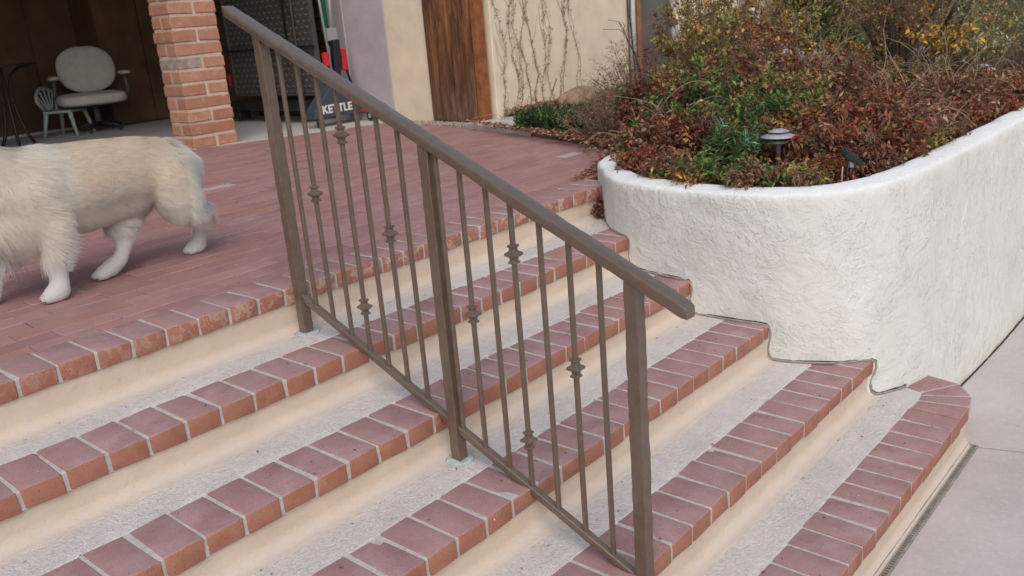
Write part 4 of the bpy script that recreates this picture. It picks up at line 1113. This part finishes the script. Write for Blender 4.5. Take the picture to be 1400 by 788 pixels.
MB().tube([(4.20, 4.70, 1.22), (4.19, 4.56, .98)], .008, 6).build('strut', M_dark, tt)
MB().box((4.13, 4.45, .12), (4.26, 5.76, .21)).box((4.13, 5.60, .03), (4.26, 5.78, .12)).build('undercarriage', M_dark, tt, bev=.008)
# second half of the top seen edge-on, green face and pale edge
MB().prism([(4.165, .80), (4.232, .66), (4.24, 1.75), (4.15, 1.75)], 4.075, 4.09, 'y').build('tabletop_edge', M_green, tt)
MB().tube([(4.10, 4.0, 1.75), (4.11, 4.0, 1.084), (4.145, 4.0, .45)], .0105, 10).build('tube', M_silver, tt, smooth=True)
MB().tube([(4.262, 4.05, 1.75), (4.257, 4.05, 1.08), (4.235, 4.05, .74)], .020, 10).build('edge_tube', M_silver, tt, smooth=True)
MB().box((4.175, 4.03, .73), (4.285, 4.07, .84)).build('bracket', M_silver, tt, bev=.006)
MB().prism([(4.165, .30), (4.225, .30), (4.27, .74), (4.20, .74)], 3.99, 4.05, 'y').build('leg', M_dark, tt, bev=.004)
MB().tube([(4.235, 4.0, .74), (4.30, 4.0, .5), (4.36, 4.0, .30)], .010, 8).build('diagonal_arm', M_dark, tt, smooth=True)
MB().box((4.075, 3.99, .52), (4.13, 4.03, .64)).build('latch', M_red, tt, bev=.008, bseg=2)
MB().box((4.27, 3.99, .47), (4.325, 4.03, .66)).build('latch', M_red, tt, bev=.008, bseg=2)
MB().prism([(3.86, .085), (3.87, .15), (4.02, .30), (4.10, .36), (4.21, .36), (4.34, .26), (4.45, .12), (4.44, .075), (4.2, .085)], 3.955, 4.10, 'y').build('base_housing', M_slate, tt, bev=.008, bseg=2)
MB().tube([(3.90, 3.99, .10), (3.915, 3.99, .0)], .012, 8).build('foot', M_dark, tt)
wl = MB().lathe([(.02, -.018), (.045, -.016), (.05, -.008), (.05, .008), (.045, .016), (.02, .018)], (4.41, 3.86, .052), 20, 'x').build('wheel', M_dark, tt, smooth=True)
wl.rotation_euler = (0, 0, 0)
MB().lathe([(.018, -.022), (.022, -.02), (.022, .02), (.018, .022)], (4.41, 3.86, .052), 14, 'x').build('hub', M_silver, wl)
MB().box((4.375, 3.84, .085), (4.445, 3.96, .115)).build('wheel_guard', M_red, tt, bev=.008, bseg=2)
fc = bpy.data.curves.new('lettering', 'FONT'); fc.body = 'KETTLER'; fc.size = .098; fc.extrude = .002; fc.offset = .0028; fc.space_character = 1.02
fo = bpy.data.objects.new('tmp', fc); C.objects.link(fo); bpy.context.view_layer.update()
me = bpy.data.meshes.new_from_object(fo.evaluated_get(bpy.context.evaluated_depsgraph_get())); bpy.data.objects.remove(fo)
me.materials.clear(); me.materials.append(M_white)
ctr = sum((v.co for v in me.vertices), Vector()) / len(me.vertices)
lt = bpy.data.objects.new('lettering', me); C.objects.link(lt); lt.parent = tt; lt.rotation_euler = (PI / 2, 0, 0); lt.location = Vector((3.945, 3.951, .125)) - ORG[tt.name]

# ------------------------------------------------------------------ chairs and side table under the porch
ac = thing('upholstered_armchair', 'grey upholstered office armchair with padded arms on the porch', 'armchair', (3.30, 7.0, .004), math.radians(-14))
def pad(name, cx, cy, cz, sx, sy, sz, parent, mt, p=2.6, tilt=0, n=20):
    """superellipsoid cushion"""
    V, F = [], []; m = n * 2
    for i in range(n + 1):
        a = -PI / 2 + PI * i / n
        for k in range(m):
            b = 2 * PI * k / m
            f = lambda v, e: math.copysign(abs(v) ** e, v)
            e1, e2 = 2 / p, 2 / p
            V.append(Vector((sx * f(math.cos(a), e1) * f(math.cos(b), e2), sy * f(math.cos(a), e1) * f(math.sin(b), e2), sz * f(math.sin(a), e1))))
    r = Euler((tilt, 0, 0)).to_matrix()
    V = [r @ v + Vector((cx, cy, cz)) for v in V]
    for i in range(n):
        for k in range(m): F.append((i * m + k, i * m + (k + 1) % m, (i + 1) * m + (k + 1) % m, (i + 1) * m + k))
    mb = MB(); mb.add(V, F); me = mb.mesh(name, mt, True)
    bm = bmesh.new(); bm.from_mesh(me); bmesh.ops.remove_doubles(bm, verts=bm.verts, dist=1e-5); bm.to_mesh(me); bm.free()
    o = bpy.data.objects.new(name, me); C.objects.link(o); o.parent = parent; return o
bkp = pad('backrest', .01, .10, .635, .285, .055, .235, ac, M_cushion, 2.4, -.16)
pad('seat', -.03, -.10, .345, .325, .27, .062, ac, M_cushion, 4.2, .02)
MB().tube([(.0, .10, .32), (0, .17, .36), (0, .19, .50)], .018, 8).build('back_bracket', M_greymetal, ac, smooth=True, world=False)
for s in (-1, 1):
    MB().tube([(s * .33, -.02, .30), (s * .355, -.04, .42), (s * .34, -.06, .56)], [.022, .018, .018], 8).build('arm_support', M_greymetal, ac, smooth=True, world=False)
    pad('arm_pad', s * .345, -.06, .575, .055, .125, .022, ac, M_cushion, 3)
MB().box((-.15, -.2, .265), (.15, .05, .288)).build('seat_plate', M_dark, ac, world=False)
MB().tube([(0, -.04, .27), (0, -.04, .07)], .032, 12).build('pedestal', M_greymetal, ac, smooth=True, world=False)
for q in range(5):
    a = q * 2 * PI / 5 + .4; MB().tube([(0, -.04, .09), (.14 * math.cos(a), -.04 + .14 * math.sin(a), .075), (.25 * math.cos(a), -.04 + .25 * math.sin(a), .05)], [.024, .02, .014], 8).build('star_leg', M_dark, ac, smooth=True, world=False)
    MB().lathe([(.010, -.012), (.022, -.010), (.022, .010), (.010, .012)], (.25 * math.cos(a), -.04 + .25 * math.sin(a), .022), 10, 'x').build('caster', M_dark, ac, world=False)

pc = thing('plastic_chair', 'small pale green plastic chair with fan-slatted back beneath the armchair', 'chair', (3.0, 7.02, .004), math.radians(38))
MB().box((-.16, -.15, .235), (.16, .15, .262)).build('seat', M_chairplastic, pc, bev=.012, bseg=2, world=False)
for sx, sy in ((-1, -1), (1, -1), (-1, 1), (1, 1)):
    MB().tube([(sx * .135, sy * .125, .245), (sx * .155, sy * .15, .12), (sx * .17, sy * .175, 0)], [.024, .019, .014], 8).build('leg', M_chairplastic, pc, smooth=True, world=False)
arc = [(.175 * math.cos(a), .17 + .02 * math.sin(a), .37 + .12 * math.sin(a)) for a in [PI * i / 14 for i in range(15)]]
MB().tube([(.10, .15, .25)] + arc + [(-.10, .15, .25)], .017, 8).build('back_rim', M_chairplastic, pc, smooth=True, world=False)
for q in range(5):
    a = PI * (q + 1) / 6; MB().tube([(.05 * math.cos(a), .155, .27), (.165 * math.cos(a), .18, .37 + .11 * math.sin(a))], .009, 6).build('slat', M_chairplastic, pc, world=False)

bt = thing('bistro_table', 'brown metal patio table with curved legs at the left edge', 'table', (2.42, 6.82, .004))
MB().lathe([(.30, .735), (.335, .738), (.338, .745), (.335, .752), (.0, .754)], (0, 0, 0), 36).build('table_top', M_tablemetal, bt, smooth=True, world=False)
for q in range(6):
    a = q * PI / 3 + .2; c_, s_ = math.cos(a), math.sin(a)
    MB().tube([(r * c_, r * s_, z) for r, z in ((.29, .73), (.17, .715), (.09, .66), (.055, .56), (.05, .42), (.07, .25), (.11, .10), (.16, .0))], .0145, 7).build('leg', M_tablemetal, bt, smooth=True, world=False)
MB().tube([(.06 * math.cos(a), .06 * math.sin(a), .40) for a in [2 * PI * i / 16 for i in range(17)]], .007, 6).build('ring', M_tablemetal, bt, world=False)

# ------------------------------------------------------------------ dog
DOGX, DOGY = .62, .80
dog = thing('dog', 'cream golden retriever walking left across the brick patio', 'dog', (DOGX, DOGY, 0))
mbd = bpy.data.metaballs.new('dogball'); mbd.resolution = .013; mbd.render_resolution = .013; mbd.threshold = .6
mo = bpy.data.objects.new('dogball', mbd); C.objects.link(mo)
def ball(x, y, z, r, sx=1, sy=1, sz=1):
    e = mbd.elements.new(type='ELLIPSOID' if (sx, sy, sz) != (1, 1, 1) else 'BALL'); e.co = (x, y, z); e.radius = r / .80; e.stiffness = 10
    if e.type == 'ELLIPSOID': e.size_x, e.size_y, e.size_z = sx, sy, sz
def chain(P, n=6):
    """P list of (x,y,z,r)"""
    for a, b in zip(P[:-1], P[1:]):
        d = math.dist(a[:3], b[:3]); k = max(2, int(d / (.45 * min(a[3], b[3]))))
        for i in range(k):
            t = i / k; ball(*[a[j] * (1 - t) + b[j] * t for j in range(4)])
    ball(*P[-1])
# torso (ellipse cross sections made of stacked chains)
yc = .80
chain([(.27, yc - .01, .375, .115), (.36, yc - .005, .385, .128), (.48, yc, .385, .122), (.60, yc, .385, .118), (.72, yc, .385, .112), (.82, yc, .372, .108), (.875, yc, .345, .092)])
chain([(.26, yc - .01, .31, .10), (.36, yc - .005, .295, .115), (.48, yc, .295, .105), (.60, yc, .295, .090), (.72, yc, .300, .078)])
chain([(.34, yc - .05, .36, .10), (.48, yc - .03, .35, .105), (.62, yc - .02, .355, .10), (.78, yc - .02, .36, .095)])
chain([(.34, yc + .05, .36, .10), (.48, yc + .03, .35, .105), (.62, yc + .02, .355, .10), (.78, yc + .02, .36, .095)])
# neck and head reaching out to the left
chain([(.28, yc - .01, .42, .105), (.19, yc - .015, .47, .09), (.10, yc - .02, .515, .075)])
chain([(.07, yc - .02, .535, .072), (.02, yc - .025, .54, .068), (-.03, yc - .03, .525, .050), (-.09, yc - .035, .505, .036), (-.125, yc - .038, .50, .030)])
# shoulders, fore legs
chain([(.35, yc - .075, .36, .075), (.37, yc - .085, .27, .066), (.372, yc - .095, .20, .046), (.358, yc - .11, .12, .035), (.350, yc - .122, .055, .030), (.340, yc - .126, .032, .036)])
chain([(.340, yc - .126, .030, .036), (.312, yc - .130, .024, .030)])
def toes(x, y):
    for q, dx in ((-1.5, .006), (-.5, -.004), (.5, -.004), (1.5, .006)): ball(x + dx, y + q * .0155, .017, .0165, 1.5, 1, 1)
toes(.295, yc - .130)
chain([(.34, yc + .07, .36, .072), (.30, yc + .07, .27, .058), (.27, yc + .06, .19, .040), (.215, yc + .05, .11, .029), (.19, yc + .045, .05, .027), (.18, yc + .045, .028, .030), (.155, yc + .045, .022, .025)])
# near hind leg stretched back
chain([(.83, yc - .055, .34, .090), (.85, yc - .065, .26, .082), (.87, yc - .06, .205, .066), (.925, yc - .045, .175, .050), (.958, yc - .025, .150, .040), (.958, yc - .01, .10, .027), (.954, yc, .055, .025), (.948, yc + .01, .032, .033), (.922, yc + .012, .024, .028)])
toes(.905, yc + .012)
# far hind leg stepping forward
chain([(.78, yc + .06, .33, .085), (.71, yc + .05, .25, .074), (.662, yc + .03, .200, .062), (.660, yc + .015, .145, .038), (.645, yc + .0, .095, .029), (.618, yc - .005, .055, .027), (.582, yc - .005, .034, .033), (.545, yc - .007, .024, .028)])
toes(.528, yc - .007)
# tail hanging close behind
bpy.context.view_layer.update()
dg = bpy.context.evaluated_depsgraph_get()
me = bpy.data.meshes.new_from_object(mo.evaluated_get(dg)); bpy.data.objects.remove(mo)
bm = bmesh.new(); bm.from_mesh(me); 
for _ in range(4): bmesh.ops.smooth_vert(bm, verts=bm.verts, factor=.5, use_axis_x=True, use_axis_y=True, use_axis_z=True)
bmesh.ops.recalc_face_normals(bm, faces=bm.faces); bmesh.ops.triangulate(bm, faces=bm.faces); bm.to_mesh(me); bm.free()
nv = len(me.vertices); co = np.zeros(nv * 3); me.vertices.foreach_get('co', co); co = co.reshape(-1, 3)
def dogcol(P):
    x, y, z = P[:, 0], P[:, 1], P[:, 2]
    white = np.array([.87, .84, .775]); tan_ = np.array([.83, .73, .61]); cream = np.array([.85, .785, .69])
    n_ = vnoise(P, 9) * .5 + vnoise(P, 30) * .25
    t = np.clip((z - .26) / .12 + n_ * .6, 0, 1) * np.clip((x - .42) / .08 + n_ * .5, 0, 1) * np.clip((.88 - x) / .06 + n_ * .5, 0, 1)
    c = white * (1 - t[:, None]) + tan_ * t[:, None]
    t2 = np.clip((z - .24) / .12 + n_, 0, 1) * np.clip((.42 - x) / .1, 0, 1) * .75
    c = c * (1 - t2[:, None]) + cream * t2[:, None]
    t3 = np.exp(-(((x - .955) / .03) ** 2 + ((z - .16) / .035) ** 2)) * .8
    c = c * (1 - t3[:, None]) + np.array([.5, .36, .24]) * t3[:, None]
    t5 = np.exp(-(((x - .735) / .035) ** 2 + ((z - .235) / .05) ** 2)) * .55  # groin shading painted into the coat colour
    c = c * (1 - t5[:, None]) + np.array([.42, .36, .31]) * t5[:, None]
    t4 = np.clip((x - .86) / .05, 0, 1) * np.clip((z - .2) / .1, 0, 1)
    c = c * (1 - t4[:, None]) + white * t4[:, None]
    t6 = np.maximum(np.clip((.21 - z) / .06, 0, 1), np.clip((x - .88) / .04, 0, 1)) * .85 * (1 - t3)
    c = c * (1 - t6[:, None]) + np.array([.86, .85, .83]) * t6[:, None]
    return c * (1 + n_[:, None] * .10)
a = me.color_attributes.new('Col', 'FLOAT_COLOR', 'POINT'); a.data.foreach_set('color', np.concatenate([dogcol(co) * .93, np.ones((nv, 1))], 1).astype(np.float32).ravel())
me.materials.clear(); me.materials.append(M_fur); me.polygons.foreach_set('use_smooth', [True] * len(me.polygons))
nf = len(me.polygons); tri = np.zeros(nf * 3, dtype=np.int32); me.loops.foreach_get('vertex_index', tri); tri = tri.reshape(-1, 3)
me.transform(Matrix.Translation((-DOGX, -DOGY, 0)))
body = link('body', me, dog, world=False); body.location = (0, 0, 0)
# fur strands
A, B_, C_ = co[tri[:, 0]], co[tri[:, 1]], co[tri[:, 2]]
nrmf = np.cross(B_ - A, C_ - A); ar = np.linalg.norm(nrmf, axis=1) / 2; nrmf = norm(nrmf)
cen_ = (A + B_ + C_) / 3
NS = 230000
fi = rng.choice(nf, NS, p=ar / ar.sum()); u = rng.random((NS, 2)); sw_ = u.sum(1) > 1; u[sw_] = 1 - u[sw_]
P = A[fi] + (B_[fi] - A[fi]) * u[:, :1] + (C_[fi] - A[fi]) * u[:, 1:]; Nn = nrmf[fi]
x, y, z = P.T
flow = np.tile(np.array([.9, 0, -.45]), (NS, 1))
leg = z < .19; flow[leg] = (.10, 0, -1)
flow[(x < .3) & (z > .2)] = (.55, 0, -.85); rump = (x > .86) & (z > .16); flow[rump] = (.55, 0, -.75)
flow[(x < -.0)] = (1, 0, -.1)
clump = np.stack([vnoise(P, 22), vnoise(P + 11, 22), vnoise(P + 23, 22)], 1)
flow = norm(flow + clump * .5 + np.stack([vnoise(P, 55), vnoise(P + 31, 55), vnoise(P + 43, 55)], 1) * .3 + rng.normal(0, .16, (NS, 3)))
flow = norm(flow - Nn * (flow * Nn).sum(1, keepdims=True))
ln = np.full(NS, .036); ln[leg] = (.009 + .024 * np.clip((z - .08) / .11, 0, 1) ** 1.3)[leg]; ln[z < .05] = .006
ln[(x < .40) & (z > .22)] = .055; ln[rump] = .075; uf = (z < .28) & (z > .17) & (x > .38) & (x < .76); ln[uf] = (.034 + .02 * rng.random(NS))[uf]
ln[(x < .34) & (z > .18) & (z < .34)] = .10
feather = (x > .375) & (x < .44) & (z > .09) & (z < .22) & (y < yc - .04) & (rng.random(NS) < .6); ln[feather] = (.018 + .05 * np.clip((z - .08) / .1, 0, 1) * rng.random(NS))[feather]; flow[feather] = norm(np.array([.9, 0, -.35]) + clump[feather] * .4)
ln[x < .1] = .014
ln *= rng.uniform(.6, 1.25, NS) * (1 + .25 * clump[:, 0])
lift = np.where(rump | feather, .55, .32)[:, None]
d0 = norm(flow + Nn * lift); d1 = norm(flow + Nn * lift * .35 + [0, 0, -.12])
side = norm(np.cross(d0, Nn)) * (rng.uniform(.0004, .0008, NS) * np.where(ln > .02, 1.2, .8))[:, None]
p0 = P - Nn * .001; p1 = P + d0 * ln[:, None] * .5; p2 = p1 + d1 * ln[:, None] * .5
V = np.stack([p0 - side, p0 + side, p1 - side * .8, p1 + side * .8, p2], 1).reshape(-1, 3) - [DOGX, DOGY, 0]
V[:, 2] = np.maximum(V[:, 2], .002)
i5 = np.arange(NS)[:, None] * 5
F = np.concatenate([i5 + [[0, 1, 3]], i5 + [[0, 3, 2]], i5 + [[2, 3, 4]]], 0)
colr = dogcol(P) * rng.uniform(.92, 1.08, (NS, 1)); colr = np.clip(colr, 0, .88)
o = link('fur', big_mesh('fur', V, F, M_fur, np.repeat(colr, 5, 0), smooth=False), dog, world=False); o.location = (0, 0, 0); o['kind'] = 'stuff'
# face details (outside the frame, but part of the animal)
def sph(c, r, mt, name, parent, s=(1, 1, 1)):
    bm = bmesh.new(); bmesh.ops.create_uvsphere(bm, u_segments=16, v_segments=10, radius=1)
    for v in bm.verts: v.co = Vector((v.co.x * r * s[0], v.co.y * r * s[1], v.co.z * r * s[2])) + Vector(c) - Vector((DOGX, DOGY, 0))
    me = bpy.data.meshes.new(name); bm.to_mesh(me); bm.free(); me.materials.append(mt); me.polygons.foreach_set('use_smooth', [True] * len(me.polygons))
    o = bpy.data.objects.new(name, me); C.objects.link(o); o.parent = parent; return o
sph((-.155, yc - .038, .508), .016, M_dark, 'nose', dog, (1, 1.1, .8))
for s in (-1, 1):
    sph((-.028, yc - .028 + s * .043, .562), .011, M_dark, 'eye', dog)
    MB().prism([(-.01 + .04, .58), (.06, .585), (.085, .53), (.075, .47), (.05, .455), (.03, .50)], yc - .025 + s * .068 - .008, yc - .025 + s * .068 + .008, 'y').build('ear', simple('ear_fur', (.62, .45, .30), .8, .2, .2, 40) if s < 0 else bpy.data.materials['ear_fur'], dog, bev=.006, bseg=2)
# toes / claws of each paw
for (px_, py_) in ((.306, yc - .130), (.147, yc + .045), (.918, yc + .012), (.537, yc - .007)):
    t_ = MB(); px_ -= .012
    for q in range(4):
        t_.lathe([(.0016, 0), (.0030, .004), (.0016, .011)], (px_ - .018, py_ + (q - 1.5) * .013, .010), 6, 'x', Matrix.Rotation(0, 3, 'X'))
    t_.build('claws', M_dark, dog)

bpy.context.view_layer.update()
